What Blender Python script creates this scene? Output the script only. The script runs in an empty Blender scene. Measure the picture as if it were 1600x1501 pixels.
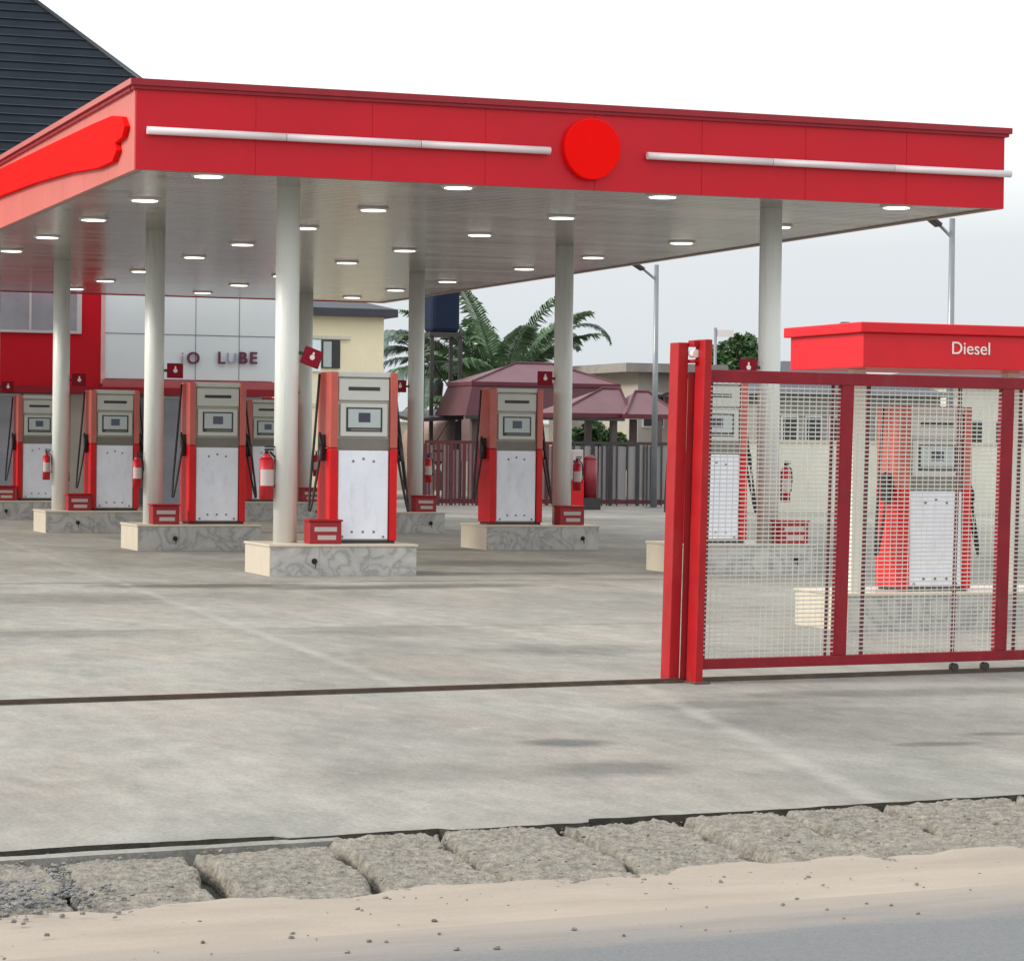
import bpy, math, random
from math import sin, cos, pi, radians
from mathutils import Vector, Matrix, noise

random.seed(7)
SC = bpy.context.scene
COL = SC.collection

# ------------------------------------------------------------------ camera
CAM_H = 1.6
FPX = 4270.3                      # focal length in photo pixels (photo 1600 x 1501)
_pi, _ro, _ya = radians(-.743), radians(.685), radians(19.765)
F_ = Vector((sin(_ya)*cos(_pi), cos(_ya)*cos(_pi), sin(_pi)))
_R = Vector((cos(_ya), -sin(_ya), 0)); _U = _R.cross(F_)
R_ = _R*cos(_ro) + _U*sin(_ro); U_ = -_R*sin(_ro) + _U*cos(_ro)
cd = bpy.data.cameras.new('camera'); cam = bpy.data.objects.new('camera', cd); COL.objects.link(cam)
cd.sensor_width = 36; cd.lens = FPX/1600*36; cd.clip_end = 3000; cd.clip_start = .1
cam.matrix_world = Matrix(((R_.x, U_.x, -F_.x, 0), (R_.y, U_.y, -F_.y, 0), (R_.z, U_.z, -F_.z, CAM_H), (0, 0, 0, 1)))
SC.camera = cam

def ray(px, py): return F_ + R_*((px-800)/FPX) - U_*((py-750.5)/FPX)
def at(px, py, Y):                # world point seen at that photo pixel, at depth Y
    d = ray(px, py); return Vector((0, 0, CAM_H)) + d*(Y/d.y)
def gr(px, py, z=0):              # on the ground
    d = ray(px, py); return Vector((0, 0, CAM_H)) + d*((z-CAM_H)/d.z)
RA = radians(7.1); E1 = Vector((cos(RA), sin(RA), 0)); E2 = Vector((-sin(RA), cos(RA), 0))
def UV(u, v, z=0): return E1*u + E2*v + Vector((0, 0, z))     # frame of the road and the gate
def onv(px, py, v):               # on the vertical plane v = const -> (u, z)
    d = ray(px, py); t = v/d.dot(E2); p = Vector((0, 0, CAM_H)) + d*t
    return p.dot(E1), p.z

# ------------------------------------------------------------------ sky, sun, exposure
SC.view_settings.view_transform = 'Standard'; SC.view_settings.look = 'None'
SC.view_settings.exposure = 0.3; SC.view_settings.gamma = 1
SC.cycles.max_bounces = 8; SC.cycles.transparent_max_bounces = 12
SUN_EL, SUN_AZ = 31, -84          # azimuth measured from +Y towards +X
W = bpy.data.worlds.new('World'); SC.world = W; W.use_nodes = True
nt = W.node_tree; nt.nodes.clear()
out = nt.nodes.new('ShaderNodeOutputWorld')
sky = nt.nodes.new('ShaderNodeTexSky'); sky.sky_type = 'NISHITA'; sky.sun_disc = False
sky.sun_elevation = radians(SUN_EL); sky.sun_rotation = radians(SUN_AZ); sky.dust_density = 4; sky.air_density = 1.5
b1 = nt.nodes.new('ShaderNodeBackground'); b1.inputs[1].default_value = .1
nt.links.new(sky.outputs[0], b1.inputs[0])
tc = nt.nodes.new('ShaderNodeTexCoord'); sep = nt.nodes.new('ShaderNodeSeparateXYZ')
nt.links.new(tc.outputs['Generated'], sep.inputs[0])
cn = nt.nodes.new('ShaderNodeTexNoise'); cn.inputs['Scale'].default_value = 3.0; cn.inputs['Detail'].default_value = 4
mp = nt.nodes.new('ShaderNodeMapping'); mp.inputs['Scale'].default_value = (1, 1, 4)
nt.links.new(tc.outputs['Generated'], mp.inputs[0]); nt.links.new(mp.outputs[0], cn.inputs['Vector'])
ma = nt.nodes.new('ShaderNodeMath'); ma.operation = 'MULTIPLY_ADD'; ma.inputs[1].default_value = .035; 
nt.links.new(cn.outputs['Fac'], ma.inputs[0]); nt.links.new(sep.outputs['Z'], ma.inputs[2])
cr = nt.nodes.new('ShaderNodeValToRGB')
cr.color_ramp.elements[0].position = .02; cr.color_ramp.elements[0].color = (.61, .66, .695, 1)
cr.color_ramp.elements[1].position = .16; cr.color_ramp.elements[1].color = (1.16, 1.17, 1.15, 1)
e = cr.color_ramp.elements.new(.09); e.color = (.68, .72, .75, 1)
e = cr.color_ramp.elements.new(1.0); e.color = (1.25, 1.28, 1.32, 1)
nt.links.new(ma.outputs[0], cr.inputs[0])
b2 = nt.nodes.new('ShaderNodeBackground'); b2.inputs[1].default_value = 1.0
nt.links.new(cr.outputs[0], b2.inputs[0])
mx = nt.nodes.new('ShaderNodeMixShader'); mx.inputs[0].default_value = .9
nt.links.new(b1.outputs[0], mx.inputs[1]); nt.links.new(b2.outputs[0], mx.inputs[2])
nt.links.new(mx.outputs[0], out.inputs[0])
sl = bpy.data.lights.new('sun', 'SUN'); sl.energy = 2.2; sl.angle = radians(12); sl.color = (1, .94, .84)
sun = bpy.data.objects.new('sun', sl); COL.objects.link(sun)
sd = Vector((sin(radians(SUN_AZ))*cos(radians(SUN_EL)), cos(radians(SUN_AZ))*cos(radians(SUN_EL)), sin(radians(SUN_EL))))
sun.rotation_euler = (-sd).to_track_quat('-Z', 'Y').to_euler(); sun.location = (0, 0, 30)

# ------------------------------------------------------------------ materials
MATS = {}
def srgb(r, g, b):
    f = lambda c: (c/255/12.92) if c/255 <= .04045 else ((c/255+.055)/1.055)**2.4
    return (f(r), f(g), f(b))
def mat(name, col, rough=.6, metal=0, vary=.12, vscale=3, bump=0, bscale=40, coat=0, spec=.5, col2=None, stretch=(1, 1, 1), emit=0, dirt=0):
    if name in MATS: return MATS[name]
    m = bpy.data.materials.new(name); m.use_nodes = True; n = m.node_tree; L = n.links
    p = n.nodes['Principled BSDF']
    p.inputs['Roughness'].default_value = rough; p.inputs['Metallic'].default_value = metal
    p.inputs['Specular IOR Level'].default_value = spec
    if coat: p.inputs['Coat Weight'].default_value = coat; p.inputs['Coat Roughness'].default_value = .08
    t = n.nodes.new('ShaderNodeTexCoord'); mpn = n.nodes.new('ShaderNodeMapping'); mpn.inputs['Scale'].default_value = stretch
    L.new(t.outputs['Object'], mpn.inputs[0])
    oi = n.nodes.new('ShaderNodeObjectInfo')
    va = n.nodes.new('ShaderNodeVectorMath'); va.operation = 'MULTIPLY_ADD'
    va.inputs[1].default_value = (17, 23, 31); L.new(oi.outputs['Random'], va.inputs[0]); L.new(mpn.outputs[0], va.inputs[2])
    nz = n.nodes.new('ShaderNodeTexNoise'); nz.inputs['Scale'].default_value = vscale; nz.inputs['Detail'].default_value = 6
    nz.inputs['Roughness'].default_value = .62
    L.new(va.outputs[0], nz.inputs['Vector'])
    r = n.nodes.new('ShaderNodeValToRGB')
    a = tuple(c*(1-vary) for c in col); b = col2 or tuple(min(1, c*(1+vary)) for c in col)
    r.color_ramp.elements[0].position = .3; r.color_ramp.elements[0].color = (*a, 1)
    r.color_ramp.elements[1].position = .7; r.color_ramp.elements[1].color = (*b, 1)
    L.new(nz.outputs['Fac'], r.inputs[0])
    csrc = r.outputs[0]
    if dirt:
        n2 = n.nodes.new('ShaderNodeTexNoise'); n2.inputs['Scale'].default_value = 7; n2.inputs['Detail'].default_value = 9; n2.inputs['Roughness'].default_value = .75
        m3 = n.nodes.new('ShaderNodeMapping'); m3.inputs['Scale'].default_value = (1, 1, .3); L.new(va.outputs[0], m3.inputs[0]); L.new(m3.outputs[0], n2.inputs['Vector'])
        r2 = n.nodes.new('ShaderNodeValToRGB'); r2.color_ramp.elements[0].position = .52; r2.color_ramp.elements[0].color = (0, 0, 0, 1)
        r2.color_ramp.elements[1].position = .8; r2.color_ramp.elements[1].color = (dirt, dirt, dirt, 1); L.new(n2.outputs['Fac'], r2.inputs[0])
        mix = n.nodes.new('ShaderNodeMix'); mix.data_type = 'RGBA'; L.new(r2.outputs[0], mix.inputs['Factor'])
        L.new(csrc, mix.inputs['A']); mix.inputs['B'].default_value = (.16, .13, .10, 1); csrc = mix.outputs['Result']
    L.new(csrc, p.inputs['Base Color'])
    if bump:
        nb = n.nodes.new('ShaderNodeTexNoise'); nb.inputs['Scale'].default_value = bscale; nb.inputs['Detail'].default_value = 6
        L.new(va.outputs[0], nb.inputs['Vector'])
        bn = n.nodes.new('ShaderNodeBump'); bn.inputs['Strength'].default_value = bump; bn.inputs['Distance'].default_value = .02
        L.new(nb.outputs['Fac'], bn.inputs['Height']); L.new(bn.outputs[0], p.inputs['Normal'])
    if emit:
        p.inputs['Emission Color'].default_value = (*col, 1); p.inputs['Emission Strength'].default_value = emit
    MATS[name] = m; return m

def concrete(name, light, dark, stain, ang, joints=(), scale=1.0, warm=(.33, .29, .25), spots=()):
    """weathered concrete with drag marks along the direction ang and pale worn joints"""
    m = bpy.data.materials.new(name); m.use_nodes = True; n = m.node_tree; L = n.links; N = n.nodes.new
    p = n.nodes['Principled BSDF']; p.inputs['Roughness'].default_value = .88; p.inputs['Specular IOR Level'].default_value = .25
    t = N('ShaderNodeTexCoord')
    def noi(sc, det, stretch, rot=0, ro=.6, off=0):
        mm = N('ShaderNodeMapping'); mm.inputs['Rotation'].default_value = (0, 0, rot); mm.inputs['Scale'].default_value = stretch
        mm.inputs['Location'].default_value = (off, off, 0)
        L.new(t.outputs['Object'], mm.inputs[0]); q = N('ShaderNodeTexNoise'); q.inputs['Scale'].default_value = sc
        q.inputs['Detail'].default_value = det; q.inputs['Roughness'].default_value = ro; L.new(mm.outputs[0], q.inputs['Vector']); return q.outputs['Fac']
    def ramp(src, p0, p1, c0, c1):
        r = N('ShaderNodeValToRGB'); r.color_ramp.elements[0].position = p0; r.color_ramp.elements[1].position = p1
        r.color_ramp.elements[0].color = (*c0, 1); r.color_ramp.elements[1].color = (*c1, 1); L.new(src, r.inputs[0]); return r.outputs[0]
    def mixc(f, a, b, mode='MIX'):
        q = N('ShaderNodeMix'); q.data_type = 'RGBA'; q.blend_type = mode
        if isinstance(f, float): q.inputs['Factor'].default_value = f
        else: L.new(f, q.inputs['Factor'])
        L.new(a, q.inputs['A'])
        if isinstance(b, tuple): q.inputs['B'].default_value = (*b, 1)
        else: L.new(b, q.inputs['B'])
        return q.outputs['Result']
    o = (1, 1, 1); z = (0, 0, 0)
    c = ramp(noi(.42*scale, 9, (1, .45, 1), -ang, .68), .38, .62, dark, light)
    c = mixc(ramp(noi(.6*scale, 6, (1, .5, 1), 0, .6, 41), .45, .68, z, (.55,)*3), c, warm)
    c = mixc(ramp(noi(1.1*scale, 8, (1, .45, 1), -ang, .72, 5), .52, .68, z, (.42,)*3), c, stain)
    c = mixc(ramp(noi(1.6*scale, 9, (1, .5, 1), -ang+.25, .75, 11), .58, .70, z, (.4,)*3), c, tuple(x*1.24 for x in light))
    c = mixc(ramp(noi(1.9*scale, 9, (.9, .6, 1), -ang-.15, .78, 23), .60, .70, z, (.34,)*3), c, tuple(x*.66 for x in dark))
    for (px_, py_, rx_, ry_, st_) in spots:      # oil and water stains with a shape of their own
        q = N('ShaderNodeMapping'); q.inputs['Location'].default_value = (-px_/rx_, -py_/ry_, 0); q.inputs['Scale'].default_value = (1/rx_, 1/ry_, 0); L.new(t.outputs['Object'], q.inputs[0])
        l_ = N('ShaderNodeVectorMath'); l_.operation = 'LENGTH'; L.new(q.outputs[0], l_.inputs[0])
        a_ = N('ShaderNodeMath'); a_.operation = 'MULTIPLY_ADD'; a_.inputs[1].default_value = 1.3; L.new(noi(3.2, 6, o, 0, .65, px_), a_.inputs[0]); L.new(l_.outputs['Value'], a_.inputs[2])
        h_ = N('ShaderNodeMath'); h_.operation = 'MULTIPLY'; h_.inputs[1].default_value = .4; L.new(a_.outputs[0], h_.inputs[0])
        c = mixc(ramp(h_.outputs[0], .46, .74, (min(1, st_*1.25),)*3, z), c, tuple(x*.5 for x in dark))
    c = mixc(1.0, c, ramp(noi(.5*scale, 6, (1, .4, 1), -ang+.3, .55, 71), .45, .56, (.94,)*3, (1.05,)*3), 'MULTIPLY')
    c = mixc(1.0, c, ramp(noi(1.5*scale, 8, (1, .4, 1), -ang-.3, .6, 81), .44, .58, (.95,)*3, (1.05,)*3), 'MULTIPLY')
    c = mixc(.8, c, ramp(noi(6*scale, 12, (1, .4, 1), -ang, .78, 3), .3, .7, (.76,)*3, (1.28,)*3), 'MULTIPLY')
    c = mixc(ramp(noi(2.6*scale, 12, o, 0, .8, 61), .60, .66, z, (.6,)*3), c, tuple(x*1.35 for x in light))
    c = mixc(.8, c, ramp(noi(45, 5, o), .25, .75, (.72,)*3, (1.25,)*3), 'MULTIPLY')
    # joints: pale scuffed lines through two ground points
    if joints:
        jn = noi(2.2, 6, o); jm = noi(1.1, 5, o, 0, .7, 31)
        for (xa, ya), (xb, yb), hw, colr, st in joints:
            dx, dy = xb-xa, yb-ya; ln = math.hypot(dx, dy); nx, ny = -dy/ln, dx/ln
            dt = N('ShaderNodeVectorMath'); dt.operation = 'DOT_PRODUCT'; L.new(t.outputs['Object'], dt.inputs[0]); dt.inputs[1].default_value = (nx, ny, 0)
            a1 = N('ShaderNodeMath'); a1.operation = 'MULTIPLY_ADD'; L.new(jn, a1.inputs[0]); a1.inputs[1].default_value = .16; L.new(dt.outputs['Value'], a1.inputs[2])
            a2 = N('ShaderNodeMath'); a2.operation = 'SUBTRACT'; L.new(a1.outputs[0], a2.inputs[0]); a2.inputs[1].default_value = nx*xa+ny*ya+.08
            a3 = N('ShaderNodeMath'); a3.operation = 'ABSOLUTE'; L.new(a2.outputs[0], a3.inputs[0])
            a4 = N('ShaderNodeMath'); a4.operation = 'MULTIPLY'; L.new(ramp(a3.outputs[0], hw*.2, hw, (st,)*3, z), a4.inputs[0]); L.new(ramp(jm, .35, .6, (.15,)*3, o), a4.inputs[1])
            c = mixc(a4.outputs[0], c, colr)
    L.new(c, p.inputs['Base Color'])
    bn = N('ShaderNodeBump'); bn.inputs['Strength'].default_value = .5; bn.inputs['Distance'].default_value = .01
    L.new(noi(35, 8, o), bn.inputs['Height']); L.new(bn.outputs[0], p.inputs['Normal'])
    MATS[name] = m; return m

RED = mat('panel_red', (.56, .005, .018), .4, vary=.07, vscale=.8, spec=.3)
REDS = mat('glare_salmon_panel', (.62, .18, .155), .35, vary=.06, vscale=.8, spec=.5)  # salmon base paints sky glare into the red side panels
REDSC = mat('glare_salmon_trim', (.56, .16, .145), .35, vary=.08, vscale=.8)  # same sky glare put into the colour of the left cornice face
REDD = mat('gate_red', (.24, .008, .018), .5, vary=.18, vscale=4, spec=.3, dirt=.25)
REDB = mat('post_red', (.36, .008, .012), .45, vary=.15, vscale=4, spec=.3, dirt=.25)
CAPR = mat('cornice_red', (.30, .008, .02), .45, vary=.1, spec=.4)
SCRIBR = mat('scribble_bright_red', (.9, .004, .003), .8, vary=.03, spec=.1)
PUMPR = mat('pump_red', (.60, .006, .010), .35, vary=.1, spec=.35)
SALM = mat('pump_reflection_red', (.50, .10, .075), .28, vary=.12, coat=.3)  # paler salmon paints a sky reflection on the upper pillars
SALD = mat('header_red', (.66, .008, .018), .35, vary=.08, spec=.4)
WHITE = mat('pump_white', srgb(232, 236, 247), .35, vary=.06, vscale=2, dirt=.3)
PGREY = mat('pump_grey', srgb(176, 176, 164), .45, vary=.08)
PGREY2 = mat('pump_dark_grey', srgb(120, 116, 108), .5, vary=.1)
BEZ = mat('bezel_grey', srgb(198, 200, 194), .4, vary=.05)
DARK = mat('dark_trim', (.03, .034, .036), .45, vary=.2)
BLK = mat('rubber_black', (.012, .012, .013), .5, vary=.2)
SCRG = mat('screen_pale', srgb(178, 190, 190), .15, vary=.05, spec=.8)
SCRD = mat('screen_navy', srgb(58, 62, 84), .15, vary=.1, spec=.8)
COLW = mat('column_white', srgb(222, 226, 222), .38, vary=.06, vscale=1.5, stretch=(1, 1, .3), dirt=.4)
TUBE = mat('strip_white', srgb(222, 212, 216), .35, vary=.04)
CREAM = mat('cream_tile', srgb(204, 194, 176), .35, vary=.05, dirt=.15)
LAMP = mat('lamp_glow', (1, .97, .92), .4, vary=0, emit=2.2)
LFRAME = mat('lamp_frame', srgb(205, 200, 195), .4, vary=.03)
STEEL = mat('galvanised', srgb(135, 140, 145), .4, metal=.5, vary=.1)
DSTEEL = mat('dark_steel', srgb(52, 50, 52), .5, vary=.2)
RUST = mat('rusty_rail', (.085, .06, .045), .8, vary=.3, vscale=6, bump=.3)
WIRE = mat('mesh_wire', srgb(200, 200, 192), .4, vary=.08)
LETT = mat('letter_maroon', srgb(110, 50, 82), .5, vary=.05)
LETF = mat('letter_faded', srgb(168, 165, 185), .5, vary=.05)
LETW = mat('letter_white', srgb(240, 232, 228), .5, vary=.03)
GREYP = mat('composite_white', (.80, .95, 1.0), .45, vary=.03, vscale=.8, spec=.5)
SEAM = mat('panel_seam', srgb(130, 140, 150), .6, vary=.05)
GLASSD = mat('shop_glass', srgb(88, 92, 98), .12, vary=.25, vscale=.8, spec=.8)
GLASSL = mat('window_film', srgb(150, 154, 164), .15, vary=.18, vscale=1.5, spec=.8)
ALU = mat('aluminium_frame', srgb(205, 205, 205), .4, vary=.04)
YELL = mat('cream_paint', srgb(248, 238, 205), .8, vary=.05, vscale=1, dirt=.12)
WALLC = mat('wall_offwhite', srgb(218, 216, 202), .85, vary=.08, vscale=1, dirt=.25)
WALLG = mat('wall_greybeige', srgb(170, 164, 155), .85, vary=.1, vscale=1)
ROOFD = mat('roof_charcoal', srgb(60, 62, 72), .6, vary=.1)
MAUVE = mat('tin_mauve', srgb(112, 80, 88), .6, vary=.1, vscale=2)
BURG = mat('burgundy_skirt', srgb(84, 44, 54), .7, vary=.12, vscale=2)
PINK = mat('pink_canvas', srgb(222, 188, 184), .8, vary=.06, vscale=2)
TANK = mat('tank_navy', srgb(34, 44, 64), .85, vary=.12, spec=.15)
GSHEET = mat('sheet_grey', srgb(140, 138, 140), .55, vary=.14, vscale=.9, stretch=(6, 1, .3))
TRUNK = mat('bark', (.10, .075, .055), .9, vary=.3, bump=.6, bscale=20)
LEAFP = mat('palm_leaf', (.075, .14, .075), .6, vary=.4, vscale=2, col2=(.14, .23, .12), spec=.25)
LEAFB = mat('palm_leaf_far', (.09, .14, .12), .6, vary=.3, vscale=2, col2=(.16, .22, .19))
LEAFT = mat('tree_leaf', (.05, .115, .04), .6, vary=.4, vscale=2, col2=(.10, .19, .07))
LEAFY = mat('bush_leaf', (.07, .14, .04), .6, vary=.4, vscale=2, col2=(.14, .24, .08))
EXTW = mat('extinguisher_label', srgb(186, 172, 170), .5, vary=.03)

def marble():
    m = bpy.data.materials.new('marble_tile'); m.use_nodes = True; n = m.node_tree; L = n.links; N = n.nodes.new
    p = n.nodes['Principled BSDF']; p.inputs['Roughness'].default_value = .3
    t = N('ShaderNodeTexCoord'); oi = N('ShaderNodeObjectInfo'); va = N('ShaderNodeVectorMath'); va.operation = 'MULTIPLY_ADD'
    va.inputs[1].default_value = (37, 23, 11); L.new(oi.outputs['Random'], va.inputs[0]); L.new(t.outputs['Object'], va.inputs[2])
    nz = N('ShaderNodeTexNoise'); nz.inputs['Scale'].default_value = 2.3; nz.inputs['Detail'].default_value = 8; nz.inputs['Distortion'].default_value = 1.6
    L.new(va.outputs[0], nz.inputs['Vector'])
    s = N('ShaderNodeMath'); s.operation = 'SUBTRACT'; s.inputs[1].default_value = .5; L.new(nz.outputs['Fac'], s.inputs[0])
    ab = N('ShaderNodeMath'); ab.operation = 'ABSOLUTE'; L.new(s.outputs[0], ab.inputs[0])
    r = N('ShaderNodeValToRGB'); r.color_ramp.elements[0].position = 0; r.color_ramp.elements[0].color = (*srgb(152, 150, 148), 1)
    r.color_ramp.elements[1].position = .045; r.color_ramp.elements[1].color = (*srgb(176, 175, 172), 1)
    e = r.color_ramp.elements.new(.18); e.color = (*srgb(194, 191, 184), 1)
    L.new(ab.outputs[0], r.inputs[0]); L.new(r.outputs[0], p.inputs['Base Color']); MATS['marble_tile'] = m; return m
MARBLE = marble()

def soffit_mat():
    m = bpy.data.materials.new('soffit_metal'); m.use_nodes = True; n = m.node_tree; L = n.links; N = n.nodes.new
    p = n.nodes['Principled BSDF']; p.inputs['Metallic'].default_value = .65
    t = N('ShaderNodeTexCoord')
    mm = N('ShaderNodeMapping'); mm.inputs['Scale'].default_value = (.25, 1.6, 1); L.new(t.outputs['Object'], mm.inputs[0])
    nz = N('ShaderNodeTexNoise'); nz.inputs['Scale'].default_value = 1.1; nz.inputs['Detail'].default_value = 7; nz.inputs['Roughness'].default_value = .7
    L.new(mm.outputs[0], nz.inputs['Vector'])
    r = N('ShaderNodeValToRGB'); r.color_ramp.elements[0].position = .36; r.color_ramp.elements[0].color = (.34, .32, .30, 1)
    r.color_ramp.elements[1].position = .66; r.color_ramp.elements[1].color = (.74, .71, .68, 1); L.new(nz.outputs['Fac'], r.inputs[0])  # streaky base tone also paints the ceiling's reflection streaks
    L.new(r.outputs[0], p.inputs['Base Color'])
    r2 = N('ShaderNodeMapRange'); r2.inputs['To Min'].default_value = .06; r2.inputs['To Max'].default_value = .34; L.new(nz.outputs['Fac'], r2.inputs['Value'])
    L.new(r2.outputs[0], p.inputs['Roughness'])
    w = N('ShaderNodeTexWave'); w.bands_direction = 'Y'; w.inputs['Scale'].default_value = 1.6; w.inputs['Distortion'].default_value = .4
    L.new(t.outputs['Object'], w.inputs['Vector'])
    nb = N('ShaderNodeTexNoise'); nb.inputs['Scale'].default_value = 1.2; L.new(mm.outputs[0], nb.inputs['Vector'])
    ad = N('ShaderNodeMath'); ad.operation = 'MULTIPLY_ADD'; ad.inputs[1].default_value = 2.2; L.new(nb.outputs['Fac'], ad.inputs[0]); L.new(w.outputs['Fac'], ad.inputs[2])
    b = N('ShaderNodeBump'); b.inputs['Strength'].default_value = .45; b.inputs['Distance'].default_value = .012
    L.new(ad.outputs[0], b.inputs['Height']); L.new(b.outputs[0], p.inputs['Normal']); MATS['soffit_metal'] = m; return m
SOFF = soffit_mat()

def roof_mat():
    m = bpy.data.materials.new('roof_tiles_dark'); m.use_nodes = True; n = m.node_tree; L = n.links; N = n.nodes.new
    p = n.nodes['Principled BSDF']; p.inputs['Roughness'].default_value = .6; p.inputs['Specular IOR Level'].default_value = .2
    t = N('ShaderNodeTexCoord'); w = N('ShaderNodeTexWave'); w.bands_direction = 'Z'; w.wave_profile = 'SAW'; w.inputs['Scale'].default_value = 1.25
    w.inputs['Distortion'].default_value = .5; w.inputs['Detail Scale'].default_value = 2
    L.new(t.outputs['Object'], w.inputs['Vector'])
    nz = N('ShaderNodeTexNoise'); nz.inputs['Scale'].default_value = 1.2; nz.inputs['Detail'].default_value = 6; L.new(t.outputs['Object'], nz.inputs['Vector'])
    r = N('ShaderNodeValToRGB'); r.color_ramp.elements[0].position = .3; r.color_ramp.elements[0].color = (.010, .017, .027, 1)
    r.color_ramp.elements[1].position = .7; r.color_ramp.elements[1].color = (.016, .025, .037, 1); L.new(nz.outputs['Fac'], r.inputs[0])
    L.new(r.outputs[0], p.inputs['Base Color'])
    b = N('ShaderNodeBump'); b.inputs['Strength'].default_value = 1.0; b.inputs['Distance'].default_value = .12
    L.new(w.outputs['Fac'], b.inputs['Height']); L.new(b.outputs[0], p.inputs['Normal']); MATS['roof'] = m; return m
ROOFT = roof_mat()

# ------------------------------------------------------------------ mesh helpers
class MB:
    def __init__(s): s.v = []; s.f = []; s.sm = []
    def add(s, vs, fs, smooth=False):
        o = len(s.v); s.v += [tuple(p) for p in vs]
        for f in fs: s.f.append(tuple(o+i for i in f)); s.sm.append(smooth)
        return s
    def box(s, x0, x1, y0, y1, z0, z1, shx=0):
        vs = [(x0, y0, z0), (x1, y0, z0), (x1, y1, z0), (x0, y1, z0), (x0+shx, y0, z1), (x1+shx, y0, z1), (x1+shx, y1, z1), (x0+shx, y1, z1)]
        return s.add(vs, [(0, 3, 2, 1), (4, 5, 6, 7), (0, 1, 5, 4), (1, 2, 6, 5), (2, 3, 7, 6), (3, 0, 4, 7)])
    def hexa(s, b, t):   # bottom loop, top loop (same count)
        n = len(b); vs = list(b)+list(t)
        fs = [tuple(range(n-1, -1, -1)), tuple(range(n, 2*n))] + [(i, (i+1) % n, n+(i+1) % n, n+i) for i in range(n)]
        return s.add(vs, fs)
    def cyl(s, c, r, h, n=24, r2=None, axis='z', cap=True):
        r2 = r if r2 is None else r2; vs = []
        for k, (rr, hh) in enumerate(((r, 0), (r2, h))):
            for i in range(n):
                a = 2*pi*i/n; p = (rr*cos(a), rr*sin(a), hh)
                if axis == 'y': p = (p[0], p[2], p[1])
                if axis == 'x': p = (p[2], p[0], p[1])
                vs.append((c[0]+p[0], c[1]+p[1], c[2]+p[2]))
        o = len(s.v); s.v += vs
        for i in range(n): s.f.append((o+i, o+(i+1) % n, o+n+(i+1) % n, o+n+i)); s.sm.append(True)
        if cap:
            s.f.append(tuple(o+i for i in range(n-1, -1, -1))); s.sm.append(False)
            s.f.append(tuple(o+n+i for i in range(n))); s.sm.append(False)
        return s
    def tube(s, pts, r, n=8, r_end=None):
        pts = [Vector(p) for p in pts]; m = len(pts); o = len(s.v); up = Vector((0, 0, 1))
        for i, p in enumerate(pts):
            d = (pts[min(i+1, m-1)]-pts[max(i-1, 0)]).normalized()
            a = d.cross(up)
            if a.length < .05: a = d.cross(Vector((1, 0, 0)))
            a.normalize(); b = d.cross(a).normalized()
            rr = r if r_end is None else r+(r_end-r)*i/(m-1)
            for k in range(n):
                t = 2*pi*k/n; q = p+a*(rr*cos(t))+b*(rr*sin(t)); s.v.append(tuple(q))
        for i in range(m-1):
            for k in range(n):
                s.f.append((o+i*n+k, o+i*n+(k+1) % n, o+(i+1)*n+(k+1) % n, o+(i+1)*n+k)); s.sm.append(True)
        s.f.append(tuple(o+k for k in range(n))); s.sm.append(False)
        s.f.append(tuple(o+(m-1)*n+k for k in range(n-1, -1, -1))); s.sm.append(False)
        return s
    def build(s, name, m, parent=None, bevel=0, loc=None, label=None):
        me = bpy.data.meshes.new(name); me.from_pydata(s.v, [], s.f); me.materials.append(m)
        me.polygons.foreach_set('use_smooth', s.sm); me.update()
        o = bpy.data.objects.new(name, me); COL.objects.link(o)
        if parent: o.parent = parent
        if loc: o.location = loc
        if label: o['label'] = label
        if bevel:
            b = o.modifiers.new('bevel', 'BEVEL'); b.width = bevel; b.segments = 2; b.limit_method = 'ANGLE'; b.angle_limit = radians(50)
        return o
def B(*a, **k): return MB().box(*a, **k)
def tag(o, label=None, cat=None, group=None, kind=None):
    if label: o['label'] = label
    if cat: o['category'] = cat
    if group: o['group'] = group
    if kind: o['kind'] = kind
    return o
def empty(name, loc=(0, 0, 0), rz=0):
    o = bpy.data.objects.new(name, None); o.location = loc; o.rotation_euler = (0, 0, rz); o.empty_display_size = .1
    COL.objects.link(o); return o
KIDS = {}
def copy_tree(o, parent=None):
    c = o.copy(); COL.objects.link(c); c.parent = parent
    for ch in [x for x in COL.objects if x.parent == o]: copy_tree(ch, c)
    return c
def text_mesh(name, txt, size, depth, m, parent, loc, rot=(pi/2, 0, 0), bold=.0, sx=1):
    cu = bpy.data.curves.new(name, 'FONT'); cu.body = txt; cu.size = size; cu.extrude = depth; cu.offset = bold
    t = bpy.data.objects.new(name, cu); COL.objects.link(t)
    bpy.context.view_layer.update()
    me = bpy.data.meshes.new_from_object(t.evaluated_get(bpy.context.evaluated_depsgraph_get()))
    bpy.data.objects.remove(t); bpy.data.curves.remove(cu)
    me.materials.clear(); me.materials.append(m)
    o = bpy.data.objects.new(name, me); COL.objects.link(o); o.parent = parent; o.location = loc; o.rotation_euler = rot; o.scale = (sx, 1, 1)
    return o

# ================================================================== SETTING
def strip(name, pts, z, m, zb=None, kind='structure'):   # polygon slab
    mb = MB()
    if zb is None: mb.add([(p.x, p.y, z) for p in pts], [tuple(range(len(pts)))])
    else: mb.hexa([(p.x, p.y, zb) for p in pts], [(p.x, p.y, z) for p in pts])
    o = mb.build(name, m); tag(o, kind=kind); return o

SANDC = srgb(152, 141, 129)
m_dirt = mat('dirt', (.30, .27, .22), .95, vary=.2, vscale=.2)
g = MB().add([(-900, -900, -.14), (1200, -900, -.14), (1200, 1500, -.14), (-900, 1500, -.14)], [(0, 1, 2, 3)]).build('ground', m_dirt); tag(g, kind='structure')

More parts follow.
